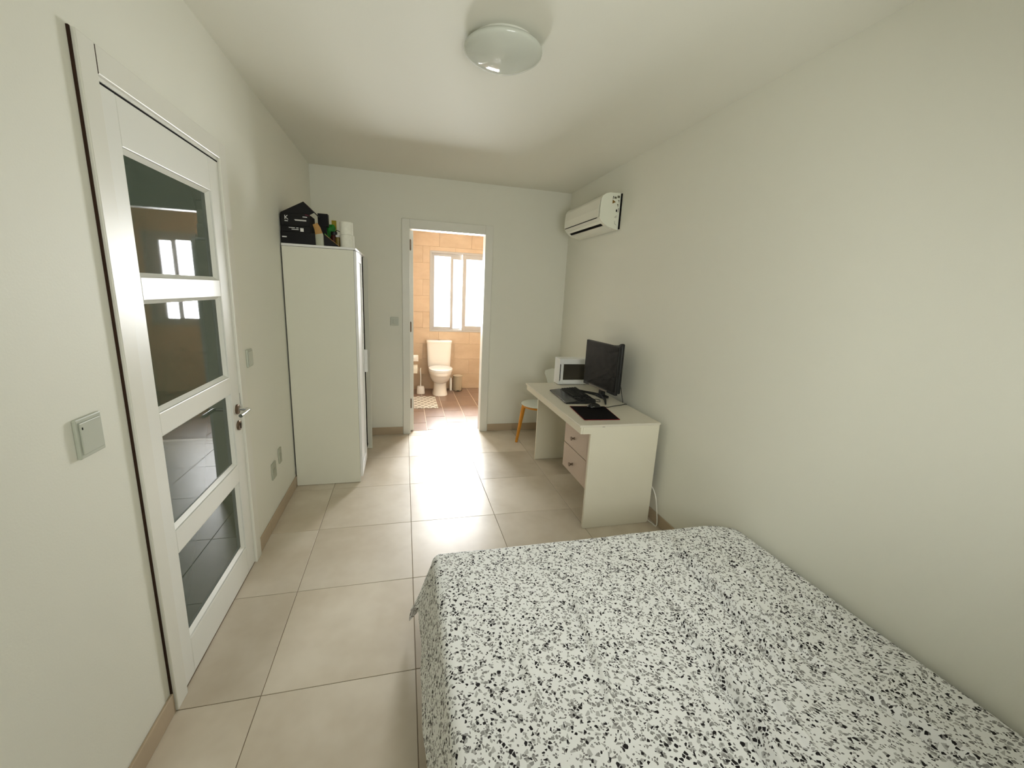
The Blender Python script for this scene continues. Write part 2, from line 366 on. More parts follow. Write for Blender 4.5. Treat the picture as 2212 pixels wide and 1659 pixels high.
# ---- bathroom floor
bfloor = struct('floor_bathroom', BX(BX0-0.12, BX1+0.12, YF+0.085, BY1+0.1, -0.12, -0.0025), M['bgrout'], 'brown tiled bathroom floor in running bond')
for i in range(9):
    x0, x1 = max(-0.035+0.2525*i, BX0), min(-0.035+0.2525*(i+1), BX1)
    off = 4.985 if i % 2 == 0 else 5.235
    j = -2
    while off + 0.5*j < BY1:
        y0, y1 = max(off+0.5*j, YF+0.085), min(off+0.5*(j+1), BY1)
        if y1-y0 > 0.02: add_tile(bfloor, x0, x1, y0, y1, M['btile'], 0.0032)
        j += 1
# ---- walls
def wall_with_hole(axis, plane, thick, a0, a1, z1, hole, z0=0.0):
    bm = NB(); h0, h1, k0, k1 = hole
    parts = [(a0, h0, z0, z1), (h1, a1, z0, z1), (h0, h1, k1, z1)]
    if k0 > z0: parts.append((h0, h1, z0, k0))
    for p, q, r, s in parts:
        lo, hi = sorted((plane, plane+thick))
        if axis == 'y': box(bm, p, q, lo, hi, r, s)
        else: box(bm, lo, hi, p, q, r, s)
    return bm
D1 = (1.60, 2.45, 0.0, 2.16)       # left door opening y0 y1 z0 z1
D2 = (0.012, 0.822, 0.0, 2.208)    # bathroom door opening x0 x1 z0 z1
struct('wall_left', wall_with_hole('x', XL, -0.12, YB-0.2, YF, ZC, D1), M['wall'], 'white painted wall with the glazed door')
struct('wall_right', BX(XR, XR+0.12, YB-0.2, YF, 0, ZC), M['wall'], 'long white painted wall behind bed and desk')
struct('wall_far', wall_with_hole('y', YF, YF2-YF, XL-0.12, XR+0.12, ZC, D2), M['wall'], 'white painted end wall with the bathroom doorway')
struct('wall_back', wall_with_hole('y', YB, -0.2, XL, XR, ZC, W2), M['wall'], 'white painted wall behind the bed head with a window')
struct('ceiling', BX(XL-0.12, XR+0.12, YB-0.2, YF2, ZC, ZC+0.12), M['ceil'], 'plain white bedroom ceiling')
struct('wall_bathroom_left', BX(BX0-0.1, BX0, YF2, BY1, 0, BZ), M['bwall'], 'tan tiled bathroom side wall behind the open door')
struct('wall_bathroom_right', BX(BX1, BX1+0.1, YF2, BY1, 0, BZ), M['bwall'], 'tan tiled bathroom side wall hidden beyond the doorway')
struct('ceiling_bathroom', BX(BX0-0.1, BX1+0.1, YF2, BY1+0.2, BZ, BZ+0.1), M['bceil'], 'white bathroom ceiling')
struct('bathroom_bounce_panel', wall_with_hole('y', YF2, 0.008, BX0, BX1, BZ, D2), M['bwall'], 'unseen tan wall panel around the bathroom doorway, added to cut bounced light')  # thin tan layer added out of view to lower the bathroom's bounce light
wb = struct('wall_bathroom_far', wall_with_hole('y', BY1+0.008, 0.16, BX0-0.1, BX1+0.1, BZ, W1), M['bwgrout'], 'tan tiled bathroom wall with the window')
def add_wall_tile(x0, x1, z0, z1, g=0.0008):
    if x1-x0 < 0.012 or z1-z0 < 0.012: return
    bm = NB(); c = 0.0012; a0, a1, b0, b1 = x0+g, x1-g, z0+g, z1-g; y = BY1
    A = [bm.verts.new(p) for p in ((a0,y+0.01,b0),(a1,y+0.01,b0),(a1,y+0.01,b1),(a0,y+0.01,b1))]
    B = [bm.verts.new(p) for p in ((a0,y+c,b0),(a1,y+c,b0),(a1,y+c,b1),(a0,y+c,b1))]
    C = [bm.verts.new(p) for p in ((a0+c,y,b0+c),(a1-c,y,b0+c),(a1-c,y,b1-c),(a0+c,y,b1-c))]
    for P, Q in ((A,B),(B,C)):
        for i in range(4): bm.faces.new((P[i], P[(i+1)%4], Q[(i+1)%4], Q[i]))
    bm.faces.new(C); obj('tile', bm, M['bwall'], wb)
for r in range(11):
    z0, z1 = 0.25*r, min(0.25*(r+1), BZ); x = -0.25 + (0.25 if r % 2 else 0.0)
    while x < BX1:
        a0, a1 = max(x, BX0), min(x+0.5, BX1); x += 0.5
        h0, h1, k0, k1 = W1
        if a1 <= h0 or a0 >= h1 or z1 <= k0 or z0 >= k1: add_wall_tile(a0, a1, z0, z1); continue
        add_wall_tile(a0, h0, z0, z1); add_wall_tile(h1, a1, z0, z1)
        m0, m1 = max(a0, h0), min(a1, h1)
        add_wall_tile(m0, m1, z0, k0); add_wall_tile(m0, m1, k1, z1)
# ---- baseboards
def skirting(name, label, segs, axis, plane, th, h=0.085):
    root = struct_empty(name, (segs[0][0] if axis == 'y' else plane, plane if axis == 'y' else segs[0][0], 0), label)
    for a, b in segs:
        lo, hi = sorted((plane, plane+th))
        bm = BX(a, b, lo, hi, 0.0005, h, bev=0.002, seg=1) if axis == 'y' else BX(lo, hi, a, b, 0.0005, h, bev=0.002, seg=1)
        obj('skirting_tile', bm, M['base'], root)
def cuts(a, b, grid0):
    pts = [a] + [g for g in [grid0+T*k for k in range(-8, 10)] if a+0.02 < g < b-0.02] + [b]
    return [(p+0.0006, q-0.0006) for p, q in zip(pts, pts[1:])]
skirting('baseboard_left', 'beige skirting tiles along the glazed door wall', cuts(YB, 1.532, GY)+cuts(2.52, YF-0.012, GY), 'x', XL, 0.010)
skirting('baseboard_right', 'beige skirting tiles along the bed wall', cuts(YB, YF-0.012, GY), 'x', XR, -0.010)
skirting('baseboard_far', 'beige skirting tiles either side of the bathroom doorway', cuts(XL+0.011, -0.058, GX)+cuts(0.902, XR-0.011, GX), 'y', YF, -0.010)
# ---- door 1: glazed door in the left wall
d1 = struct_empty('door_1', (XL, 2.02, 0), 'white door with four dark glass panes')
P0 = XL
cs = NB(); box(cs, P0, P0+0.016, 1.535, 1.610, 0, 2.245, 0.003); obj('casing', cs, M['casing'], d1)
cs = NB(); box(cs, P0, P0+0.016, 2.443, 2.518, 0, 2.245, 0.003); obj('casing', cs, M['casing'], d1)
cs = NB(); box(cs, P0, P0+0.016, 1.610, 2.443, 2.166, 2.245, 0.003); obj('casing', cs, M['casing'], d1)
obj('seal', BX(P0, P0+0.006, 1.529, 1.5352, 0.03, 2.246), M['gasket'], d1)
obj('jamb', BX(P0-0.12, P0-0.002, 1.600, 1.6045, 0, 2.160), M['casing'], d1)
obj('jamb', BX(P0-0.12, P0-0.002, 2.4455, 2.450, 0, 2.160), M['casing'], d1)
obj('jamb', BX(P0-0.12, P0-0.002, 1.6045, 2.4455, 2.1555, 2.160), M['casing'], d1)
obj('closing_gap', BX(P0-0.03, P0+0.003, 1.612, 2.441, 2.1485, 2.1535), M['hole'], d1)
obj('closing_stop', BX(P0-0.03, P0+0.006, 1.6105, 2.4425, 2.1535, 2.1655), M['lacquer'], d1)
obj('casing_joint', BX(P0+0.010, P0+0.0164, 1.6095, 1.6107, 2.166, 2.240), M['gasket'], d1)
LX0, LX1 = P0-0.042, P0+0.004
panes = [(1.603, 2.000), (1.127, 1.525), (0.655, 1.040), (0.170, 0.560)]
lf = obj('door_stile', BX(LX0, LX1, 1.612, 1.700, 0.008, 2.148, 0.003), M['lacquer'], d1)
obj('door_stile', BX(LX0, LX1, 2.335, 2.441, 0.008, 2.148, 0.003), M['lacquer'], d1)
rails = [(0.008, 0.170), (0.560, 0.655), (1.040, 1.127), (1.525, 1.603), (2.000, 2.148)]
for a, b in rails: obj('door_rail', BX(LX0, LX1-0.0004, 1.6995, 2.3355, a, b, 0.003), M['lacquer'], d1)
for a, b in panes:
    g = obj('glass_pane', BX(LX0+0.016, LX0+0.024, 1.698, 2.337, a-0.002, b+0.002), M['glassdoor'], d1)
    bd = NB(); xi = LX0+0.024; xo = LX1-0.008; w = 0.014       # sloping glazing bead round the pane
    for pl, ax, s0, s1 in (([(xi, a), (xo, a), (xi, a+w)], 'h', 1.700, 2.335), ([(xi, b), (xo, b), (xi, b-w)], 'h', 1.700, 2.335)):
        prism(bd, [(p[0], p[1]) for p in pl], 'y', s0, s1)
    for yy, s in ((1.700, 1), (2.335, -1)):
        prism(bd, [(xi, yy), (xo, yy), (xi, yy+s*w)], 'z', a, b)
    obj('glazing_bead', bd, M['lacquer'], d1)
for z0, z1 in ((1.94, 2.05), (1.063, 1.168), (0.176, 0.284)):
    obj('hinge_slot', BX(P0+0.004, P0+0.0052, 1.6165, 1.6225, z0, z1), M['gasket'], d1)
hz = 0.945; hy = 2.388
ho = obj('handle_rose', one(lathe, [(0.026, 0), (0.026, 0.008), (0.023, 0.010)], (LX1, hy, hz), 24, 'x'), M['steel'], d1, True)
bm = NB(); tube(bm, [(LX1+0.008, hy, hz), (LX1+0.046, hy, hz), (LX1+0.054, hy-0.002, hz), (LX1+0.058, hy-0.008, hz), (LX1+0.059, hy-0.02, hz), (LX1+0.059, hy-0.125, hz)], 0.0095, 14)
obj('lever', bm, M['chrome'], ho, True)
ko = obj('key_rose', one(lathe, [(0.026, 0), (0.026, 0.008), (0.023, 0.010)], (LX1, hy, 0.857), 24, 'x'), M['steel'], d1, True)
obj('keyhole', BX(LX1+0.010, LX1+0.0108, hy-0.005, hy+0.005, 0.843, 0.871), M['hole'], ko)
obj('latch_plate', BX(P0+0.0042, P0+0.005, 2.4418, 2.4432, 0.955, 1.02), M['hole'], d1)
# ---- door 2: bathroom doorway with leaf standing open inside
d2 = struct_empty('door_2', (0.417, YF, 0), 'white bathroom door frame with its door standing open')
obj('casing', BX(-0.054, 0.024, YF-0.014, YF, 0, 2.292, 0.003), M['casing'], d2)
obj('casing', BX(0.810, 0.893, YF-0.014, YF, 0, 2.292, 0.003), M['casing'], d2)
obj('casing', BX(0.024, 0.810, YF-0.014, YF, 2.198, 2.292, 0.003), M['casing'], d2)
obj('jamb', BX(0.012, 0.022, YF, YF2+0.01, 0, 2.208), M['lacquer'], d2)
obj('jamb', BX(0.812, 0.822, YF, YF2+0.01, 0, 2.208), M['lacquer'], d2)
obj('jamb', BX(0.022, 0.812, YF, YF2+0.01, 2.200, 2.208), M['lacquer'], d2)
dl = obj('door_leaf', BX(0.023, 0.060, YF2-0.040, YF2+0.720, 0.010, 2.190, 0.002), M['lacquer'], d2)
for z in (2.048, 1.196, 0.334):
    bm = NB(); tube(bm, [(0.031, YF2-0.045, z-0.05), (0.031, YF2-0.045, z+0.05)], 0.008, 12); tube(bm, [(0.031, YF2-0.045, z-0.056), (0.031, YF2-0.045, z+0.056)], 0.005, 10)
    obj('hinge', bm, M['steel'], d2, True)
obj('threshold', BX(0.022, 0.812, YF+0.083, YF+0.090, -0.002, 0.0015), M['chrome'], d2)
# ---- window 1 (bathroom) : white sliding window
def window_frame(name, label, x0, x1, z0, z1, y0, y1, w):
    root = struct_empty(name, ((x0+x1)/2, (y0+y1)/2, z0), label)
    obj('window_frame', BX(x0, x0+w, y0, y1, z0, z1, 0.002), M['alu'], root); obj('window_frame', BX(x1-w, x1, y0, y1, z0, z1, 0.002), M['alu'], root)
    obj('window_frame', BX(x0+w, x1-w, y0, y1, z0, z0+w, 0.002), M['alu'], root); obj('window_frame', BX(x0+w, x1-w, y0, y1, z1-w, z1, 0.002), M['alu'], root)
    return root
def sash(root, x0, x1, z0, z1, y0, y1, w, wb_):
    s = obj('sash', BX(x0, x0+w, y0, y1, z0, z1, 0.002), M['alu'], root)
    obj('sash_rail', BX(x1-w, x1, y0, y1, z0, z1, 0.002), M['alu'], root)
    obj('sash_rail', BX(x0+w, x1-w, y0, y1, z0, z0+wb_, 0.002), M['alu'], root); obj('sash_rail', BX(x0+w, x1-w, y0, y1, z1-wb_, z1, 0.002), M['alu'], root)
    ym = (y0+y1)/2
    obj('window_pane', BX(x0+w-0.004, x1-w+0.004, ym-0.002, ym+0.002, z0+wb_-0.004, z1-wb_+0.004), M['pane'], root)
x0, x1, z0, z1 = W1
w1 = window_frame('window_1', 'white sliding bathroom window above the toilet', x0, x1, z0, z1, BY1-0.006, BY1+0.07, 0.030)
sash(w1, 0.383, 0.724, z0+0.03, z1-0.03, BY1+0.036, BY1+0.062, 0.045, 0.045)
sash(w1, 0.866, 1.241, z0+0.03, z1-0.03, BY1+0.002, BY1+0.028, 0.060, 0.07)
obj('window_pane', BX(0.724, 0.870, BY1+0.047, BY1+0.051, z0+0.03, z1-0.03), M['pane'], w1)
obj('window_pane', BX(1.237, 1.390, BY1+0.047, BY1+0.051, z0+0.03, z1-0.03), M['pane'], w1)
obj('sash_rail', BX(0.722, 0.868, BY1+0.036, BY1+0.062, z1-0.112, z1-0.03, 0.002), M['alu'], w1); obj('sash_rail', BX(0.722, 0.868, BY1+0.036, BY1+0.062, z0+0.03, z0+0.056, 0.002), M['alu'], w1)
obj('sash_rail', BX(1.239, 1.390, BY1+0.036, BY1+0.062, z1-0.112, z1-0.03, 0.002), M['alu'], w1); obj('sash_rail', BX(1.239, 1.390, BY1+0.036, BY1+0.062, z0+0.03, z0+0.090, 0.002), M['alu'], w1)
obj('blank_panel', BX(1.388, x1-0.03, BY1+0.036, BY1+0.062, z0+0.03, z1-0.03, 0.003), M['alu'], w1)
# ---- window 2 (bedroom, behind the camera over the bed head)
x0, x1, z0, z1 = W2
w2 = window_frame('window_2', 'white sliding bedroom window over the bed head', x0, x1, z0, z1, YB-0.09, YB-0.02, 0.04)
xm = (x0+x1)/2
sash(w2, x0+0.04, xm+0.02, z0+0.04, z1-0.04, YB-0.085, YB-0.058, 0.05, 0.05)
sash(w2, xm-0.02, x1-0.04, z0+0.04, z1-0.04, YB-0.052, YB-0.025, 0.05, 0.05)
# ================================================================== BED
bed = thing('bed', (0.9, 0.75, 0), 'dark bed base and mattress under the speckled sheet', 'bed')
obj('bed_base', BX(0.13, 1.68, -0.24, 1.68, 0.09, 0.20, 0.01), M['bedbase'], bed)
obj('mattress', BX(0.10, 1.685, -0.26, 1.715, 0.20, 0.376, 0.05, 3), M['mattress'], bed, True)
for lx in (0.20, 1.60):
    for ly in (-0.15, 1.58): obj('leg', one(lathe, [(0.022, 0), (0.03, 0.09)], (lx, ly, 0.0), 16), M['bedbase'], bed, True)
def build_sheet():
    RX0, RX1, RY1 = 0.118, 1.690, 1.712       # rectangle where the top starts to turn down
    TOP, r = 0.415, 0.042
    step = 0.0065; drop = 0.285
    s = np.arange(RX0-drop, RX1+0.20, step); t = np.arange(-0.27, RY1+drop, step)
    S, Tt = np.meshgrid(s, t)
    nx, ny = np.clip(S, RX0, RX1), np.minimum(Tt, RY1)
    dx, dy = S-nx, Tt-ny; d = np.hypot(dx, dy); ux = np.where(d > 0, dx/np.maximum(d, 1e-9), 0); uy = np.where(d > 0, dy/np.maximum(d, 1e-9), 0)
    arc = r*math.pi/2
    flare = np.where(ux > 0.2, 0.0, np.where(ux < 0, 0.27, 0.11)) + 0.20*np.clip(-2*ux*uy, 0, 1)**1.3
    out = np.where(d < arc, r*np.sin(np.minimum(d, arc)/r), r+flare*(d-arc))
    zz = np.where(d < arc, TOP-r*(1-np.cos(np.minimum(d, arc)/r)), TOP-r-(d-arc))
    # hanging folds of the free edges
    k = np.clip((d-arc)/drop, 0, 1)
    wav = k*(0.005*np.sin(Tt*11+0.5)+0.003*np.sin(Tt*27+2))*(ux < -0.9) + k*0.010*np.sin(S*19)*(uy > 0.3)
    out = out+wav
    X, Y = nx+ux*out, ny+uy*np.where((ux < 0) & (d > arc), r+(out-r)*(1-0.75*np.clip(-1.6*ux, 0, 1)), out)
    # soft undulation of the top
    top = np.clip(1-d/0.05, 0, 1)
    Z = zz + top*(0.004*np.sin(S*5+1.0)*np.cos(Tt*4) + 0.0022*np.sin(S*13+Tt*7) + 0.0012*np.sin(S*31-Tt*11))
    folds = [([(1.30,1.66),(1.26,1.54),(1.25,1.25),(1.215,0.97),(1.20,0.80)], 0.020, 0.014), ([(0.985,1.20),(0.98,1.14),(0.98,0.98),(0.97,0.84),(0.92,0.65),(0.86,0.4)], 0.022, 0.015),
             ([(0.64,1.45),(0.62,1.30),(0.58,1.0),(0.54,0.84)], 0.010, 0.013), ([(1.40,0.80),(1.44,0.64),(1.46,0.5),(1.48,0.3)], 0.020, 0.014),
             ([(1.59,1.25),(1.58,1.1),(1.58,0.94),(1.55,0.8)], 0.012, 0.016), ([(1.10,1.05),(1.08,0.85),(1.05,0.62)], 0.010, 0.013), ([(1.34,1.2),(1.33,1.0),(1.36,0.8)], 0.010, 0.014),
             ([(1.05,1.5),(1.04,1.3),(1.06,1.1)], 0.006, 0.016), ([(0.86,1.0),(0.80,0.7)], 0.007, 0.016), ([(0.36,1.3),(0.34,0.9)], 0.005, 0.02), ([(1.46,1.45),(1.47,1.2)], 0.008, 0.016)]
    for pts, amp, wid in folds:
        best = np.full(S.shape, 1e9); par = np.zeros(S.shape); side = np.zeros(S.shape); L = 0
        segs = list(zip(pts, pts[1:])); tot = sum(math.dist(a, b) for a, b in segs)
        for a, b in segs:
            ax, ay = a; bx, by = b; l = math.dist(a, b); ex, ey = (bx-ax)/l, (by-ay)/l
            q = np.clip((X-ax)*ex+(Y-ay)*ey, 0, l); px, py = ax+q*ex, ay+q*ey
            dd = np.hypot(X-px, Y-py); sd = (X-px)*(-ey)+(Y-py)*ex
            mk = dd < best; best = np.where(mk, dd, best); par = np.where(mk, (L+q)/tot, par); side = np.where(mk, sd, side); L += l
        env = np.sin(np.clip(par, 0, 1)*math.pi)**0.6
        # a pinched ridge with a small valley on one side
        Z += top*amp*1.9*env*(np.exp(-(best/(0.85*wid))**2) - 0.45*np.exp(-((side+1.6*wid)/(0.9*wid))**2)*(best < 4*wid))
    cut = np.clip((X-1.52)/0.21, 0, 1); Y = Y - 0.085*cut**2.2*np.clip((Y-1.3)/0.4, 0, 1)
    X = np.minimum(X, 1.7405)
    n0, n1 = S.shape
    verts = np.stack([X, Y, Z], -1).reshape(-1, 3)
    idx = np.arange(n0*n1).reshape(n0, n1)
    faces = np.stack([idx[:-1, :-1], idx[:-1, 1:], idx[1:, 1:], idx[1:, :-1]], -1).reshape(-1, 4)
    me = bpy.data.meshes.new('bed_sheet')
    me.from_pydata(verts.tolist(), [], faces.tolist())
    uvl = me.uv_layers.new(name='UVMap')
    U = np.concatenate([np.zeros((n0, 1)), np.cumsum(np.hypot(np.maximum(np.diff(S, axis=1), 0), np.diff(Z, axis=1)*(top[:, 1:] > 0.99)), axis=1)], axis=1)
    uvs = np.stack([U, Tt], -1).reshape(-1, 2)
    li = np.zeros(len(me.loops), dtype=np.int32); me.loops.foreach_get('vertex_index', li)
    uvl.data.foreach_set('uv', uvs[li].astype(np.float32).ravel())
    me.polygons.foreach_set('use_smooth', [True]*len(me.polygons)); me.update()
    me.materials.append(M['sheet'])
    o = bpy.data.objects.new('bed_sheet', me); COL.objects.link(o)
    tag(o, 'white creased bed sheet printed with black and grey stone chips', 'bed sheet')
build_sheet()
# ================================================================== WARDROBE
WX0, WX1, WY0, WY1, WZ = -0.884, -0.400, 3.430, 4.215, 1.880
wr = thing('wardrobe', (-0.64, 3.82, 0), 'tall white two-bay wardrobe against the left wall', 'wardrobe')
obj('side_panel', BX(WX0, WX1, WY0, WY0+0.016, 0.003, WZ-0.018, 0.001), M['ward'], wr)
obj('side_panel', BX(WX0, -0.358, WY1-0.016, WY1, 0.003, WZ-0.012, 0.001), M['ward'], wr)
obj('top_panel', BX(WX0, -0.384, WY0-0.003, WY1-0.0165, WZ-0.016, WZ, 0.001), M['warddoor'], wr)
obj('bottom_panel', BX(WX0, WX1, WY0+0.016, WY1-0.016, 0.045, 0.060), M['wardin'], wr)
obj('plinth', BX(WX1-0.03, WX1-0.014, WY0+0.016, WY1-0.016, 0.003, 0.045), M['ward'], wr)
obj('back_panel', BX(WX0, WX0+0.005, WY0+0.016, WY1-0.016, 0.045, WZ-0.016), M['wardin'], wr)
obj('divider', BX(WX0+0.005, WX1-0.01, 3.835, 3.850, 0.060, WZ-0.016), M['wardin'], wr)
obj('shade_sheet', BX(WX0+0.005, WX1-0.002, WY1-0.018, WY1-0.0165, 0.060, WZ-0.016), M['wardin'], wr)  # black sheet painting the inner shade over the far side panel
DY0, DY1 = WY0+0.004, 3.848
dr = obj('door', BX(-0.398, -0.389, DY0+0.05, DY1-0.05, 0.11, WZ-0.08), M['warddoor'], wr)
for b in ((DY0, DY0+0.058, 0.050, WZ-0.022), (DY1-0.058, DY1, 0.050, WZ-0.022)):
    obj('door_stile', BX(-0.399, -0.380, b[0], b[1], b[2], b[3], 0.0015), M['warddoor'], dr)
for b in ((0.050, 0.120), (WZ-0.095, WZ-0.022)):
    obj('door_rail', BX(-0.399, -0.3804, DY0+0.0575, DY1-0.0575, b[0], b[1], 0.0015), M['warddoor'], dr)
obj('handle', BX(-0.380, -0.354, DY1-0.030, DY1-0.002, 0.865, 1.062, 0.003), M['warddoor'], dr)
# ---- things on top of the wardrobe
def text_mesh(name, body, size, mt, parent, origin, xdir, updir, ext=0.0004):
    cu = bpy.data.curves.new(name, 'FONT'); cu.body = body; cu.size = size; cu.extrude = ext; cu.align_x = 'CENTER'; cu.align_y = 'CENTER'
    tmp = bpy.data.objects.new('tmp_text', cu); COL.objects.link(tmp)
    dg = bpy.context.evaluated_depsgraph_get(); me = bpy.data.meshes.new_from_object(tmp.evaluated_get(dg))
    bpy.data.objects.remove(tmp); bpy.data.curves.remove(cu)
    xd, ud = Vector(xdir).normalized(), Vector(updir).normalized(); nd = xd.cross(ud)
    mw = Matrix(((xd.x, ud.x, nd.x, origin[0]), (xd.y, ud.y, nd.y, origin[1]), (xd.z, ud.z, nd.z, origin[2]), (0,0,0,1)))
    me.transform(mw); me.transform(Matrix.Translation(-ORI[parent.name])); me.materials.clear(); me.materials.append(mt)
    o = bpy.data.objects.new(name, me); COL.objects.link(o); o.parent = parent; ORI[o.name] = ORI[parent.name]
    return o
TZ = WZ+0.0005
def carton(name, x0, x1, y0, y1, z0, z1, label, prints=()):
    r = thing(name, ((x0+x1)/2, (y0+y1)/2, z0), label, 'box')
    obj('carton', BX(x0, x1, y0, y1, z0, z1, 0.0015, 1), M['carton'], r)
    for a, b, c, d in prints: obj('printed_line', BX(a, b, y0-0.0006, y0, c, d), M['print'], r)
    return r
c1 = carton('hardware_box', -0.884, -0.610, 3.446, 3.700, TZ, 1.962, 'long black box lying on the wardrobe, lowest of the stack', [(-0.878, -0.848, 1.922, 1.930)])
c2 = carton('hardware_box', -0.880, -0.690, 3.450, 3.680, 1.9625, 2.004, 'flat black box with two white text lines in the middle of the stack',
            [(-0.832, -0.792, 1.989, 1.9935), (-0.783, -0.768, 1.989, 1.9935), (-0.814, -0.768, 1.978, 1.9825)])
obj('label_patch', BX(-0.757, -0.735, 3.4492, 3.450, 1.968, 1.992), M['print'], c2)
# topmost box with its two lid flaps raised into a peak
c3 = thing('open_hardware_box', (-0.79, 3.54, 2.0045), 'black box with a white logo and lid flaps raised in a peak', 'box')
obj('carton', BX(-0.884, -0.692, 3.455, 3.640, 2.0045, 2.088, 0.0015, 1), M['carton'], c3)
bm = NB(); prism(bm, [(-0.884, 2.0885), (-0.692, 2.0885), (-0.660, 2.107), (-0.732, 2.172)], 'y', 3.458, 3.466, 0.0008, 1); obj('raised_flap', bm, M['carton'], c3)
bm = NB(); prism(bm, [(-0.884, 2.089), (-0.884, 2.093), (-0.732, 2.176), (-0.732, 2.172)], 'y', 3.466, 3.60); obj('lid_flap', bm, M['carton'], c3)
bm = NB(); prism(bm, [(-0.7315, 2.172), (-0.7315, 2.177), (-0.636, 2.086), (-0.640, 2.083)], 'y', 3.466, 3.60); fl = obj('lid_flap', bm, M['carton'], c3)
bm = NB(); prism(bm, [(-0.732, 2.1775), (-0.729, 2.1745), (-0.672, 2.1185), (-0.674, 2.122)], 'y', 3.455, 3.466); obj('flap_edge', bm, M['plum'], fl)
for a, b, c, d in ((-0.793, -0.715, 2.046, 2.0495), (-0.789, -0.715, 2.041, 2.0445), (-0.738, -0.709, 2.067, 2.0725)):
    obj('printed_line', BX(a, b, 3.4544, 3.455, c, d), M['print'], c3)
text_mesh('logo', 'K', 0.042, M['print'], c3, (-0.846, 3.4546, 2.058), (1, 0, 0), (0, 0, 1))
obj('logo_underline', BX(-0.858, -0.836, 3.4544, 3.455, 2.033, 2.038), M['print'], c3)
bm = NB(); prism(bm, [(-0.722, 2.084), (-0.700, 2.080), (-0.690, 2.074), (-0.692, 2.078), (-0.703, 2.085), (-0.720, 2.089)], 'y', 3.4535, 3.455); obj('pink_streak', bm, M['plum'], c3)
c4 = carton('small_black_box', -0.672, -0.600, 3.645, 3.698, 2.0385, 2.132, 'small black box behind the peaked open box')
ORIg = obj('box_support', BX(-0.672, -0.615, 3.648, 3.695, 1.9625, 2.0383), M['carton'], c4)
gb = thing('green_bag', (-0.600, 3.62, 1.88), 'crumpled green plastic bag with yellow label among the boxes', 'bag')
bm = NB(); loft(bm, [(TZ, -0.588, 3.735, 0.028, 0.028, 0.03, 0.8), (1.93, -0.588, 3.735, 0.032, 0.03, 0.03, 0.7), (1.99, -0.590, 3.735, 0.034, 0.028, 0.03, 0.6), (2.045, -0.595, 3.735, 0.036, 0.02, 0.02, 0.6), (2.068, -0.600, 3.735, 0.030, 0.006, 0.006, 0.6)], 14)
for v in bm.verts: v.co += Vector((random.uniform(-1, 1), random.uniform(-1, 1), 0))*0.004
obj('bag_body', bm, M['green'], gb)
obj('yellow_label', BX(-0.592, -0.556, 3.765, 3.770, 1.98, 2.105, 0.002), M['yellow'], gb)
bo = thing('glue_bottle', (-0.632, 3.425, TZ), 'pale plastic bottle with a tilted tan cap', 'bottle')
bm = NB(); loft(bm, [(TZ, -0.630, 3.4445+0.02, 0.0, 0.0, 0.0, 1)] if 0 else [(TZ, -0.629, 3.447-0.006, 0.026, 0.0095, 0.0045, 0.8), (TZ+0.004, -0.629, 3.447-0.006, 0.028, 0.0105, 0.0045, 0.8), (TZ+0.075, -0.630, 3.447-0.006, 0.028, 0.0105, 0.0045, 0.8), (TZ+0.090, -0.632, 3.447-0.006, 0.024, 0.009, 0.0045, 0.8)], 20)
obj('bottle_body', bm, M['bottle'], bo, True)
bm = NB(); tube(bm, [(-0.632, 3.439, TZ+0.080), (-0.641, 3.438, TZ+0.118), (-0.655, 3.437, TZ+0.148)], [0.026, 0.022, 0.018], 18); 
for v in bm.verts: v.co.y = 3.438+(v.co.y-3.438)*0.35
cp = obj('cap', bm, M['tan'], bo, True)
dk = thing('black_folder', (-0.58, 3.50, TZ), 'black sloping wedge-shaped case lying beside the bottle', 'case')
bm = NB(); prism(bm, [(-0.606, TZ), (-0.500, TZ), (-0.500, TZ+0.004), (-0.594, TZ+0.078), (-0.606, TZ+0.078)], 'y', 3.450, 3.560, 0.001, 1); obj('case_body', bm, M['carton'], dk)
bm = NB(); prism(bm, [(-0.500, TZ+0.004), (-0.5945, TZ+0.0785), (-0.5945, TZ+0.0815), (-0.497, TZ+0.0055)], 'y', 3.449, 3.452); obj('pale_edge', bm, M['tan'], dk)
bm = NB(); prism(bm, [(-0.600, TZ+0.0790), (-0.575, TZ+0.066), (-0.568, TZ+0.066), (-0.600, TZ+0.092)], 'y', 3.470, 3.50); obj('green_tab', bm, M['green'], dk)
jr = thing('red_jar', (-0.555, 3.60, TZ), 'dark red jar behind the black wedge case', 'jar')
obj('jar_body', one(lathe, [(0.024, 0), (0.027, 0.004), (0.027, 0.085), (0.020, 0.096)], (-0.553, 3.605, TZ), 24), M['ruby'], jr, True)
obj('jar_lid', one(lathe, [(0.023, 0.096), (0.024, 0.098), (0.024, 0.118), (0.022, 0.12)], (-0.553, 3.605, TZ), 24), M['black'], jr, True)
j2 = thing('olive_jar', (-0.515, 3.535, TZ), 'small olive jar next to the paper rolls', 'jar')
obj('jar_body', one(lathe, [(0.018, 0), (0.021, 0.003), (0.021, 0.070), (0.015, 0.078)], (-0.520, 3.560, TZ), 24), M['olive'], j2, True)
obj('jar_lid', one(lathe, [(0.017, 0.078), (0.018, 0.080), (0.018, 0.092), (0.016, 0.094)], (-0.520, 3.560, TZ), 24), M['print'], j2, True)
cb = tag(obj('black_cable', one(tube, smooth_path([(-0.575, 3.66, TZ+0.001), (-0.560, 3.645, 1.96), (-0.545, 3.64, 2.012), (-0.520, 3.63, 2.010), (-0.497, 3.62, 1.985), (-0.490, 3.62, 1.91), (-0.492, 3.62, TZ+0.003)]), 0.0028, 8), M['black'], None, True), 'thin black cable curling up beside the paper rolls', 'cable')
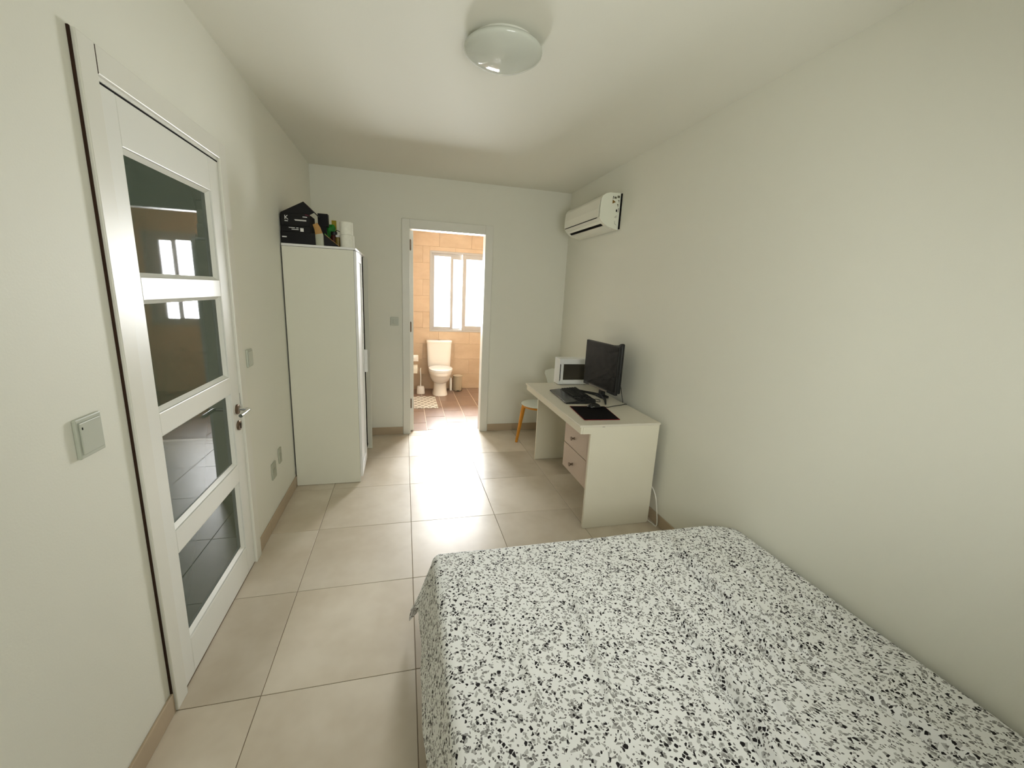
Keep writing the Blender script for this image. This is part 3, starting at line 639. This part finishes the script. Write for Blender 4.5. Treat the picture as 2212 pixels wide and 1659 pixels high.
for k, (z, rx, lab) in enumerate(((TZ, 0.050, 'white paper roll standing on the wardrobe, lower of two'), (TZ+0.0925, 0.046, 'white paper roll stacked on another, upper of two'))):
    cx = -0.449 - 0.004*k
    rr = thing('paper_roll', (cx, 3.515, z), lab, 'paper roll', 'paper rolls on the wardrobe')
    obj('paper', one(lathe, [(0.020, 0.0), (rx-0.003, 0.0), (rx, 0.003), (rx, 0.0875), (rx-0.003, 0.092), (0.020, 0.092), (0.020, 0.085)], (cx, 3.515, z), 36), M['paper'], rr, True)
    obj('core', one(lathe, [(0.0195, 0.001), (0.0195, 0.0905), (0.018, 0.0905), (0.018, 0.002)], (cx, 3.515, z), 24), M['tan'], rr, True)
# ================================================================== DESK
DX0, DX1, DYA, DYB, DZ = 1.088, 1.698, 2.436, 3.742, 0.772
dk = thing('desk', (1.40, 3.09, 0), 'cream writing desk with two drawers against the right wall', 'desk')
obj('desk_top', BX(DX0, DX1, DYA, DYB, DZ-0.015, DZ, 0.0015, 1), M['desktop'], dk)
obj('apron', BX(1.099, 1.116, DYA+0.006, DYB-0.010, DZ-0.063, DZ-0.0152, 0.001, 1), M['desk'], dk)
rc = 0.010
bm = NB(); prism(bm, [(1.117, DZ-0.0155), (1.117, DZ-0.064), (1.174, DZ-0.064), (1.174, rc+0.002), (1.174+rc*0.3, 0.002+rc*0.3), (1.174+rc, 0.002), (1.694-rc*1.6, 0.002), (1.694-rc*0.5, 0.002+rc*0.5), (1.694, 0.002+rc*1.6), (1.694, DZ-0.0155)], 'y', DYA+0.006, DYA+0.026)
obj('end_panel', bm, M['desk'], dk)
obj('end_panel', BX(1.212, 1.690, 3.698, 3.716, 0.002, DZ-0.0155, 0.001, 1), M['desk'], dk)
obj('back_rail', BX(1.672, 1.690, DYA+0.027, 3.697, 0.42, DZ-0.016), M['desk'], dk)
obj('edge_mark', BX(1.255, 1.274, DYA+0.0052, DYA+0.006, DZ-0.0185, DZ-0.0165), M['hole'], dk)
car = obj('drawer_carcass', BX(1.232, 1.660, 2.487, 2.968, 0.262, 0.742), M['desk'], dk)
obj('filler_strip', BX(1.206, 1.222, 2.463, 2.545, 0.262, 0.680), M['drawer'], dk)
for z0, z1, kz in ((0.468, 0.688, 0.556), (0.262, 0.462, 0.348)):
    dw = obj('drawer', BX(1.207, 1.226, 2.548, 2.970, z0, z1, 0.0015, 1), M['drawer'], dk)
    bm = NB(); lathe(bm, [(0.0, -0.034), (0.015, -0.032), (0.016, -0.028), (0.008, -0.022), (0.006, -0.010), (0.010, 0.0)], (1.207, 2.772, kz), 20, 'x')
    obj('knob', bm, M['steel'], dw, True)
# ---- white cord behind the desk
tag(obj('power_cord', one(tube, smooth_path([(1.712, 2.62, 0.30), (1.722, 2.52, 0.28), (1.728, 2.44, 0.225), (1.730, 2.40, 0.12), (1.728, 2.375, 0.012), (1.715, 2.42, 0.006), (1.705, 2.55, 0.006), (1.700, 2.75, 0.006)]), 0.0045, 8), M['cord'], None, True), 'white power cord drooping to the floor behind the desk', 'cord')
# ---- monitor (faces left, turned a little to the camera)
mo = thing('monitor', (0, 0, 0), 'black computer monitor on a V-shaped stand on the desk', 'monitor')
mw, mh, mb = 0.497, 0.394, 0.074                         # panel in local axes: width along +Y, screen faces -X
obj('housing', BX(0.0, 0.026, -mw/2, mw/2, mb, mb+mh, 0.004), M['black'], mo)
bm = NB(); prism(bm, [(-mw/2+0.002, mb+0.010), (mw/2-0.03, mb+0.03), (mw/2-0.03, mb+mh-0.04), (-mw/2+0.06, mb+mh+0.004), (-mw/2+0.035, mb+mh+0.020), (-mw/2+0.002, mb+mh+0.022)], 'x', 0.024, 0.056, 0.012, 3); obj('rear_shell', bm, M['black'], mo, True)
obj('screen', BX(-0.0012, 0.001, -mw/2+0.006, mw/2-0.006, mb+0.026, mb+mh-0.006), M['screen'], mo)
obj('chin_strip', BX(-0.0022, 0.001, -mw/2+0.12, mw/2-0.10, mb+0.002, mb+0.016, 0.001, 1), M['greyplastic'], mo)
bm = NB(); box(bm, 0.030, 0.056, -0.035, 0.035, 0.012, mb+0.12, 0.006); obj('stand_neck', bm, M['black'], mo)
for sy in (-1, 1):
    bm = NB(); tube(bm, [(0.045, 0.0, 0.0150), (0.0, sy*0.12, 0.0120), (-0.040 if sy > 0 else -0.068, sy*0.235, 0.0080)], [0.014, 0.011, 0.007], 8); obj('stand_foot', bm, M['black'], mo)
obj('stand_hub', BX(0.010, 0.085, -0.05, 0.05, 0.0005, 0.020, 0.005), M['black'], mo)
mo.location = (1.556, 3.160, DZ); mo.rotation_euler = (0, 0, math.radians(6.2))
# ---- keyboard with palm rest
kb = thing('keyboard', (0, 0, 0), 'black full-size keyboard with a wide palm rest', 'keyboard')
bm = NB(); prism(bm, [(-0.125, 0.002), (0.125, 0.002), (0.125, 0.032), (-0.030, 0.020), (-0.125, 0.008)], 'y', -0.225, 0.225, 0.002, 1); obj('keyboard_body', bm, M['black'], kb)
bm = NB(); prism(bm, [(-0.122, 0.0090), (-0.034, 0.0200), (-0.036, 0.0225), (-0.121, 0.0115)], 'y', -0.222, 0.222); obj('palm_rest', bm, M['blackgloss'], kb)
bm = NB()
for rr in range(6):
    n = 21
    for c in range(n):
        if c in (15, 18): continue
        x = -0.020+rr*0.0232; y = 0.212-c*0.0202; z = 0.021+rr*0.0018
        box(bm, x, x+0.019, y-0.0165, y, z-0.003, z+0.009, 0.0015, 1)
kk = obj('keys', bm, M['black'], kb); kk['kind'] = 'stuff'
obj('light_strip', BX(-0.030, -0.0285, -0.215, -0.06, 0.0205, 0.0225), M['greyplastic'], kb)
kb.location = (1.330, 3.185, DZ); kb.rotation_euler = (0, 0, math.radians(-2.5))
# ---- mouse pad, mouse
mp = thing('mouse_pad', (1.31, 2.71, DZ), 'black mouse pad with red stitched edge on the desk', 'mouse pad')
pp = [(1.168, 2.545), (1.430, 2.530), (1.478, 2.868), (1.200, 2.896)]
bm = NB(); prism(bm, pp, 'z', DZ+0.0005, DZ+0.0035); obj('pad', bm, M['pad'], mp)
bm = NB(); n = len(pp)
for i in range(n): tube(bm, [(*pp[i], DZ+0.0028), (*pp[(i+1) % n], DZ+0.0028)], 0.0020, 6)
obj('stitched_edge', bm, M['padedge'], mp)
ms = thing('mouse', (1.375, 2.86, DZ+0.004), 'black computer mouse on the far edge of the mouse pad', 'mouse')
bm = NB(); loft(bm, [(DZ+0.004, 1.378, 2.842, 0.052, 0.028, 0.028, 0.75), (DZ+0.012, 1.378, 2.842, 0.055, 0.031, 0.031, 0.75), (DZ+0.026, 1.374, 2.842, 0.046, 0.027, 0.027, 0.8), (DZ+0.036, 1.370, 2.842, 0.030, 0.018, 0.018, 0.9), (DZ+0.039, 1.368, 2.842, 0.012, 0.008, 0.008, 1)], 24)
obj('mouse_shell', bm, M['blackgloss'], ms, True)
obj('scroll_wheel', one(lathe, [(0.010, -0.004), (0.011, 0), (0.010, 0.004)], (1.405, 2.842, DZ+0.023), 16, 'y'), M['greyplastic'], ms, True)
obj('mouse_logo', BX(1.352, 1.368, 2.812, 2.8135, DZ+0.016, DZ+0.020), M['greyplastic'], ms)
tag(obj('mouse_cable', one(tube, smooth_path([(1.432, 2.845, DZ+0.010), (1.49, 2.842, DZ+0.004), (1.56, 2.870, DZ+0.004), (1.63, 2.890, DZ+0.004), (1.690, 2.915, DZ+0.004), (1.706, 2.925, DZ-0.01), (1.712, 2.93, DZ-0.08)]), 0.0028, 8), M['black'], None, True), 'thin black cable running from mouse to the wall', 'cable')
tag(obj('keyboard_cable', one(tube, smooth_path([(1.460, 3.000, DZ+0.012), (1.50, 3.000, DZ+0.004), (1.515, 3.020, DZ+0.004), (1.530, 3.060, DZ+0.004), (1.515, 3.090, DZ+0.004), (1.490, 3.085, DZ+0.004)]), 0.0028, 8), M['black'], None, True), 'thin black cable looping behind the keyboard', 'cable')
tag(obj('monitor_cable', one(tube, smooth_path([(1.640, 3.02, DZ+0.22), (1.668, 2.99, DZ+0.14), (1.690, 2.985, DZ+0.05), (1.703, 2.985, DZ+0.003), (1.712, 2.985, DZ-0.06)]), 0.003, 8), M['black'], None, True), 'black cable hanging behind the monitor', 'cable')
# ---- white computer case with dark glass side
pc = thing('computer_case', (1.52, 3.71, DZ), 'white box-shaped computer case with dark glass panel behind the monitor', 'computer case')
CX0, CX1, CY0, CY1, CZ0, CZ1 = 1.384, 1.690, 3.640, 3.778, DZ+0.004, 1.024
obj('shell', BX(CX0, CX1, CY0+0.010, CY1, CZ0, CZ1, 0.003), M['case'], pc)
fw = 0.030
obj('panel_frame', BX(CX0, CX0+0.040, CY0, CY0+0.0098, CZ0+0.010, CZ1-0.006, 0.003), M['case'], pc); obj('panel_frame', BX(CX1-fw, CX1, CY0, CY0+0.0098, CZ0+0.010, CZ1-0.006, 0.003), M['case'], pc)
obj('panel_frame', BX(CX0+0.040, CX1-fw, CY0, CY0+0.0098, CZ1-0.050, CZ1-0.006, 0.003), M['case'], pc); obj('panel_frame', BX(CX0+0.040, CX1-fw, CY0, CY0+0.0098, CZ0+0.010, CZ0+0.046, 0.003), M['case'], pc)
obj('glass_panel', BX(CX0+0.040, CX1-fw, CY0+0.004, CY0+0.0098, CZ0+0.046, CZ1-0.050), M['smoke'], pc)
bm = NB(); prism(bm, [(CX0+0.004, CZ0+0.030), (CX0+0.012, CZ0+0.045), (CX0+0.012, CZ1-0.055), (CX0+0.004, CZ1-0.045)], 'y', CY0-0.0006, CY0+0.001); obj('grip_slot', bm, M['hole'], pc)
for fx in (CX0+0.02, CX1-0.04):
    for fy in (CY0+0.02, CY1-0.03): obj('foot', BX(fx, fx+0.02, fy, fy+0.015, DZ+0.0005, CZ0), M['black'], pc)
# ---- chair with round white seat
ch = thing('chair', (0, 0, 0), 'white round-seated chair with honey wood legs behind the desk', 'chair')
SZ = 0.445
obj('seat', one(lathe, [(0.0, -0.014), (0.150, -0.014), (0.172, -0.010), (0.180, -0.003), (0.180, 0.0), (0.174, 0.003), (0.10, -0.001), (0.0, -0.002)], (0, 0, SZ), 48), M['seat'], ch, True)
obj('seat_ring', one(lathe, [(0.120, -0.034), (0.158, -0.034), (0.164, -0.0145), (0.120, -0.0145), (0.120, -0.034)], (0, 0, SZ), 40), M['wood'], ch, True)
for a in (136, 256, 16):
    ca, sa = math.cos(math.radians(a)), math.sin(math.radians(a))
    bm = NB(); tube(bm, [(0.146*ca, 0.146*sa, SZ-0.016), (0.158*ca, 0.158*sa, SZ-0.06), (0.215*ca, 0.215*sa, 0.001)], [0.026, 0.024, 0.014], 8); obj('leg', bm, M['wood'], ch)
bm = NB(); rows = []
for i in range(13):
    t = i/12; z = SZ-0.01+t*0.375
    half = math.radians(9 + 16*min(1, max(0, (t-0.50)/0.35))**1.2 if t < 0.86 else 25*math.sqrt(max(0.0, 1-((t-0.86)/0.142)**2)))
    rad = 0.168 + 0.075*t
    rows.append([(rad*math.cos(half*k), rad*math.sin(half*k), z) for k in np.linspace(-1, 1, 11)])
F = [[bm.verts.new(p) for p in r] for r in rows]; G = [[bm.verts.new((p[0]+0.010, p[1], p[2])) for p in r] for r in rows]
for A, flip in ((F, 0), (G, 1)):
    for i in range(12):
        for k in range(10):
            q = (A[i][k], A[i][k+1], A[i+1][k+1], A[i+1][k]); bm.faces.new(q if flip else q[::-1])
for i in range(12):
    bm.faces.new((F[i][0], F[i+1][0], G[i+1][0], G[i][0])); bm.faces.new((F[i][10], G[i][10], G[i+1][10], F[i+1][10]))
for k in range(10):
    bm.faces.new((F[0][k], G[0][k], G[0][k+1], F[0][k+1])); bm.faces.new((F[12][k], F[12][k+1], G[12][k+1], G[12][k]))
bmesh.ops.recalc_face_normals(bm, faces=bm.faces); obj('backrest', bm, M['seat'], ch, True)
ch.location = (1.366, 4.165, 0); ch.rotation_euler = (0, 0, math.radians(34))
# ================================================================== AIR CONDITIONER
AY0, AY1 = 3.435, 4.245
ac = thing('air_conditioner', (1.66, 3.84, 2.175), 'white split air conditioner high on the right wall', 'air conditioner')
prof = [(1.741, 2.474), (1.640, 2.470), (1.606, 2.460), (1.578, 2.440), (1.566, 2.416), (1.560, 2.340), (1.562, 2.270), (1.575, 2.246), (1.600, 2.222), (1.640, 2.200), (1.690, 2.186), (1.741, 2.177)]
bm = NB(); prism(bm, [(x+0.002, z-0.0015 if z > 2.3 else z+0.0015) for x, z in prof], 'y', AY0+0.012, AY1-0.012); obj('body', bm, M['acw'], ac)
for a, b in ((AY0, AY0+0.012), (AY1-0.012, AY1)):
    bm = NB(); prism(bm, prof, 'y', a, b, 0.002, 1); sd = obj('side_cover', bm, M['acside'], ac)
    if a == AY0: near_side = sd
bm = NB(); prism(bm, [(1.5600, 2.416), (1.5535, 2.340), (1.5545, 2.272), (1.5590, 2.2705), (1.5575, 2.340), (1.5640, 2.4162)], 'y', AY0+0.0125, AY1-0.0125); obj('front_panel', bm, M['acw'], ac)
bm = NB(); prism(bm, [(1.5760, 2.2425), (1.5950, 2.2225), (1.6010, 2.2265), (1.5800, 2.2470)], 'y', AY0+0.03, AY1-0.03); obj('upper_louvre', bm, M['acw'], ac)
bm = NB(); prism(bm, [(1.5980, 2.2225), (1.6180, 2.2088), (1.6200, 2.2120), (1.5995, 2.2260)], 'y', AY0+0.05, AY1-0.06); obj('outlet_slot', bm, M['hole'], ac)
obj('panel_seam', BX(1.5545, 1.5600, AY0+0.05, AY1-0.03, 2.2655, 2.2700), M['hole'], ac)
bm = NB(); prism(bm, [(1.6250, 2.2050), (1.6900, 2.1830), (1.6900, 2.1880), (1.6250, 2.2085)], 'y', AY0+0.03, AY1-0.03); obj('lower_louvre', bm, M['acw'], ac)
obj('wall_plate', BX(1.7415, 1.7508, AY0-0.010, AY1+0.004, 2.185, 2.468), M['hole'], ac)
ys = AY0-0.0005
def sticker(name, poly, mt): bm = NB(); prism(bm, poly, 'y', ys-0.0004, ys+0.001); obj(name, bm, mt, near_side)
sticker('warning_triangle', [(1.667, 2.415), (1.667, 2.383), (1.698, 2.398)], M['amber'])
sticker('sticker_mark', [(1.669, 2.443), (1.675, 2.443), (1.673, 2.421), (1.668, 2.421)], M['hole'])
sticker('sticker_text', [(1.680, 2.440), (1.702, 2.440), (1.702, 2.424), (1.680, 2.424)], M['greyprint'])
sticker('sticker_text', [(1.709, 2.450), (1.731, 2.450), (1.731, 2.432), (1.709, 2.432)], M['greyprint'])
sticker('sticker_text', [(1.714, 2.416), (1.729, 2.416), (1.727, 2.392), (1.722, 2.408)], M['greyprint'])
sticker('sticker_text', [(1.710, 2.384), (1.724, 2.384), (1.722, 2.356), (1.717, 2.370)], M['greyprint'])
sticker('sticker_text', [(1.725, 2.352), (1.730, 2.352), (1.728, 2.318), (1.723, 2.318)], M['greyprint'])
sticker('screw_cap', [(1.711+0.006*math.cos(t), 2.331+0.012*math.sin(t)) for t in [2*math.pi*k/14 for k in range(14)]], M['hole'])
for r0 in (0.018, 0.010):
    arc_ = [(1.716+r0*math.cos(t), 2.272+r0*math.sin(t)) for t in [math.radians(80+12*k) for k in range(9)]]
    sticker('moulded_arc', arc_ + [(1.716+(r0-0.0025)*math.cos(t), 2.272+(r0-0.0025)*math.sin(t)) for t in [math.radians(80+12*k) for k in range(8, -1, -1)]], M['greyprint'])
sticker('moulded_arc', [(1.702, 2.248), (1.7035, 2.248), (1.706, 2.226), (1.720, 2.217), (1.720, 2.2148), (1.704, 2.224)], M['greyprint'])
# ================================================================== CEILING LAMP
LXc, LYc = 0.405, 2.115
lp = thing('ceiling_lamp', (LXc, LYc, ZC), 'round white glossy dome lamp on the ceiling', 'ceiling lamp')
obj('backplate', one(lathe, [(0.145, 0.0), (0.145, -0.016), (0.150, -0.020)], (LXc, LYc, ZC), 48), M['opalrim'], lp, True)
R0 = 0.170; dep = 0.052; Rs = (R0*R0+dep*dep)/(2*dep); dome = [(0.150, -0.0165), (0.164, -0.018), (0.172, -0.022), (0.1765, -0.028), (0.1775, -0.034), (0.1755, -0.040)]
for k in range(15):
    a = math.asin(R0/Rs)*(1-k/14); dome.append((max(Rs*math.sin(a), 0.0) if k < 14 else 0.0, -0.046-(Rs*math.cos(a)-(Rs-dep))))
obj('dome', one(lathe, dome, (LXc, LYc, ZC), 64), M['opal'], lp, True)
# ================================================================== SWITCHES AND SOCKETS
def plate(name, label, cat, axis, c, w, h, mt, rocker=True, group=None):
    r = thing(name, c, label, cat, group)
    if axis == 'x':
        obj('cover_plate', BX(c[0], c[0]+0.010, c[1]-w/2, c[1]+w/2, c[2]-h/2, c[2]+h/2, 0.003), mt, r)
        if rocker: obj('rocker', BX(c[0]+0.010, c[0]+0.0135, c[1]-w*0.42, c[1]+w*0.42, c[2]-h*0.40, c[2]+h*0.40, 0.0025, 2), mt, r)
        else:
            obj('socket_well', one(lathe, [(0.020, 0.010), (0.022, 0.0115), (0.019, 0.0108)], c, 24, 'x'), mt, r, True)
    else:
        obj('cover_plate', BX(c[0]-w/2, c[0]+w/2, c[1]-0.010, c[1], c[2]-h/2, c[2]+h/2, 0.003), mt, r)
        if rocker: obj('rocker', BX(c[0]-w*0.17, c[0]+w*0.17, c[1]-0.0135, c[1]-0.010, c[2]-h*0.28, c[2]+h*0.28, 0.0015, 1), mt, r)
    return r
sw = plate('light_switch', 'large square white light switch on the wall nearest the camera', 'light switch', 'x', (XL, 1.354, 1.168), 0.098, 0.112, M['plate'])
obj('indicator', BX(XL+0.0135, XL+0.0140, 1.319, 1.323, 1.193, 1.200), M['hole'], sw)
plate('light_switch', 'white light switch between the glazed door and the wardrobe', 'light switch', 'x', (XL, 2.632, 1.178), 0.082, 0.098, M['plate'])
plate('light_switch', 'small white light switch beside the bathroom doorway', 'light switch', 'y', (-0.137, YF, 1.256), 0.082, 0.086, M['plate'])
plate('wall_socket', 'grey wall socket low beside the glazed door', 'socket', 'x', (XL, 2.900, 0.372), 0.085, 0.110, M['socket'], False)
plate('wall_socket', 'narrow greenish wall socket low next to the wardrobe', 'socket', 'x', (XL, 3.055, 0.418), 0.055, 0.110, M['socket'], False)
# ================================================================== BATHROOM THINGS
tl = thing('toilet', (0.497, 6.5, 0), 'white ceramic close-coupled toilet under the bathroom window', 'toilet')
cx = 0.500
loft_p = [(0.0005, cx, 6.48, 0.118, 0.185, 0.20, 0.75), (0.02, cx, 6.48, 0.116, 0.183, 0.20, 0.75), (0.06, cx, 6.48, 0.104, 0.160, 0.20, 0.8), (0.16, cx, 6.48, 0.098, 0.140, 0.20, 0.85), (0.195, cx, 6.48, 0.100, 0.150, 0.20, 0.85)]
obj('pedestal', one(loft, loft_p), M['ceramic'], tl, True)
obj('bowl', one(loft, [(0.19, cx, 6.46, 0.092, 0.13, 0.22, 0.9), (0.215, cx, 6.46, 0.122, 0.190, 0.23, 0.9), (0.25, cx, 6.46, 0.146, 0.245, 0.24, 0.9), (0.30, cx, 6.46, 0.164, 0.290, 0.25, 0.9), (0.335, cx, 6.46, 0.170, 0.305, 0.25, 0.88), (0.340, cx, 6.46, 0.174, 0.311, 0.25, 0.88), (0.375, cx, 6.46, 0.178, 0.316, 0.25, 0.85), (0.392, cx, 6.46, 0.174, 0.312, 0.25, 0.85)]), M['ceramic'], tl, True)
obj('seat', one(loft, [(0.3945, cx, 6.40, 0.176, 0.262, 0.20, 0.85), (0.398, cx, 6.40, 0.180, 0.266, 0.20, 0.85), (0.408, cx, 6.40, 0.180, 0.266, 0.20, 0.85), (0.412, cx, 6.40, 0.176, 0.262, 0.20, 0.85)]), M['lid'], tl, True)
obj('seat_lid', one(loft, [(0.4145, cx, 6.40, 0.177, 0.263, 0.20, 0.85), (0.418, cx, 6.40, 0.181, 0.267, 0.20, 0.85), (0.428, cx, 6.40, 0.179, 0.265, 0.20, 0.85), (0.436, cx, 6.40, 0.160, 0.245, 0.18, 0.9), (0.438, cx, 6.40, 0.12, 0.20, 0.15, 0.9)]), M['lid'], tl, True)
obj('cistern', one(loft, [(0.392, cx, 6.72, 0.176, 0.085, 0.085, 0.35), (0.41, cx, 6.72, 0.179, 0.09, 0.088, 0.35), (0.60, cx, 6.72, 0.188, 0.096, 0.088, 0.35), (0.775, cx, 6.72, 0.195, 0.100, 0.088, 0.35)]), M['ceramic'], tl, True)
obj('cistern_lid', one(loft, [(0.776, cx, 6.72, 0.200, 0.106, 0.089, 0.35), (0.798, cx, 6.72, 0.203, 0.110, 0.090, 0.35), (0.812, cx, 6.72, 0.200, 0.106, 0.088, 0.35), (0.816, cx, 6.72, 0.19, 0.096, 0.08, 0.4)]), M['ceramic'], tl, True)
obj('flush_button', one(lathe, [(0.024, 0.0), (0.024, 0.006), (0.020, 0.008)], (cx, 6.70, 0.8155), 24), M['chrome'], tl, True)
bs = thing('toilet_brush', (0.205, 6.50, 0), 'white toilet brush in a rounded white holder', 'toilet brush')
obj('holder', one(loft, [(0.001, 0.205, 6.50, 0.062, 0.058, 0.058, 0.6), (0.012, 0.205, 6.50, 0.064, 0.060, 0.060, 0.6), (0.09, 0.205, 6.50, 0.058, 0.052, 0.052, 0.6), (0.112, 0.205, 6.50, 0.052, 0.046, 0.046, 0.7), (0.118, 0.205, 6.50, 0.040, 0.036, 0.036, 0.8)], 24), M['ceramic'], bs, True)
obj('handle', one(tube, [(0.205, 6.50, 0.112), (0.206, 6.50, 0.26), (0.200, 6.50, 0.37), (0.205, 6.50, 0.405)], [0.008, 0.009, 0.011, 0.006], 12), M['ceramic'], bs, True)
bn = thing('pedal_bin', (0.803, 6.66, 0), 'small beige-grey pedal bin beside the toilet', 'bin')
obj('bin_body', one(lathe, [(0.070, 0.004), (0.072, 0.010), (0.072, 0.232), (0.069, 0.234)], (0.803, 6.67, 0), 36), M['bin'], bn, True)
obj('bin_lid', one(lathe, [(0.078, 0.235), (0.080, 0.240), (0.078, 0.252), (0.06, 0.262), (0.0, 0.266)], (0.803, 6.67, 0), 36), M['bin'], bn, True)
obj('bin_base', one(lathe, [(0.074, 0.0005), (0.075, 0.004), (0.073, 0.0045)], (0.803, 6.67, 0), 36), M['black'], bn, True)
obj('pedal', BX(0.780, 0.826, 6.578, 6.602, 0.006, 0.016, 0.003), M['black'], bn)
tb = thing('spray_can', (0.690, 6.67, 0), 'slim white spray can standing between toilet and bin', 'spray can')
obj('can_body', one(lathe, [(0.018, 0.0005), (0.020, 0.003), (0.020, 0.175), (0.015, 0.186)], (0.692, 6.67, 0), 20), M['case'], tb, True)
obj('can_cap', one(lathe, [(0.0155, 0.187), (0.0165, 0.189), (0.0165, 0.215), (0.014, 0.217)], (0.692, 6.67, 0), 20), M['lid'], tb, True)
bmth = tag(obj('bath_mat', BX(0.085, 0.412, 5.628, 6.270, 0.0005, 0.010, 0.004), M['mat'], None, False, (0.25, 5.95, 0)), 'off-white bath mat with grey diamond pattern before the toilet', 'bath mat')
th = thing('paper_holder', (0.0, 6.42, 0.50), 'white toilet paper holder with a hanging roll on the side wall', 'paper holder')
bm = NB(); prism(bm, [(6.36, 0.53), (6.50, 0.53), (6.50, 0.60), (6.47, 0.615), (6.36, 0.615)], 'x', 0.0005, 0.165, 0.006, 2); obj('dispenser', bm, M['ceramic'], th, True)
obj('spindle', one(tube, [(0.0005, 6.43, 0.415), (0.168, 6.43, 0.415)], 0.007, 10), M['chrome'], th, True)
obj('roll', one(lathe, [(0.018, 0.055), (0.054, 0.055), (0.055, 0.058), (0.055, 0.150), (0.054, 0.155), (0.018, 0.155)], (0.0, 6.43, 0.415), 32, 'x'), M['paper'], th, True)
obj('hanging_sheet', BX(0.058, 0.152, 6.374, 6.3755, 0.345, 0.415), M['paper'], th)
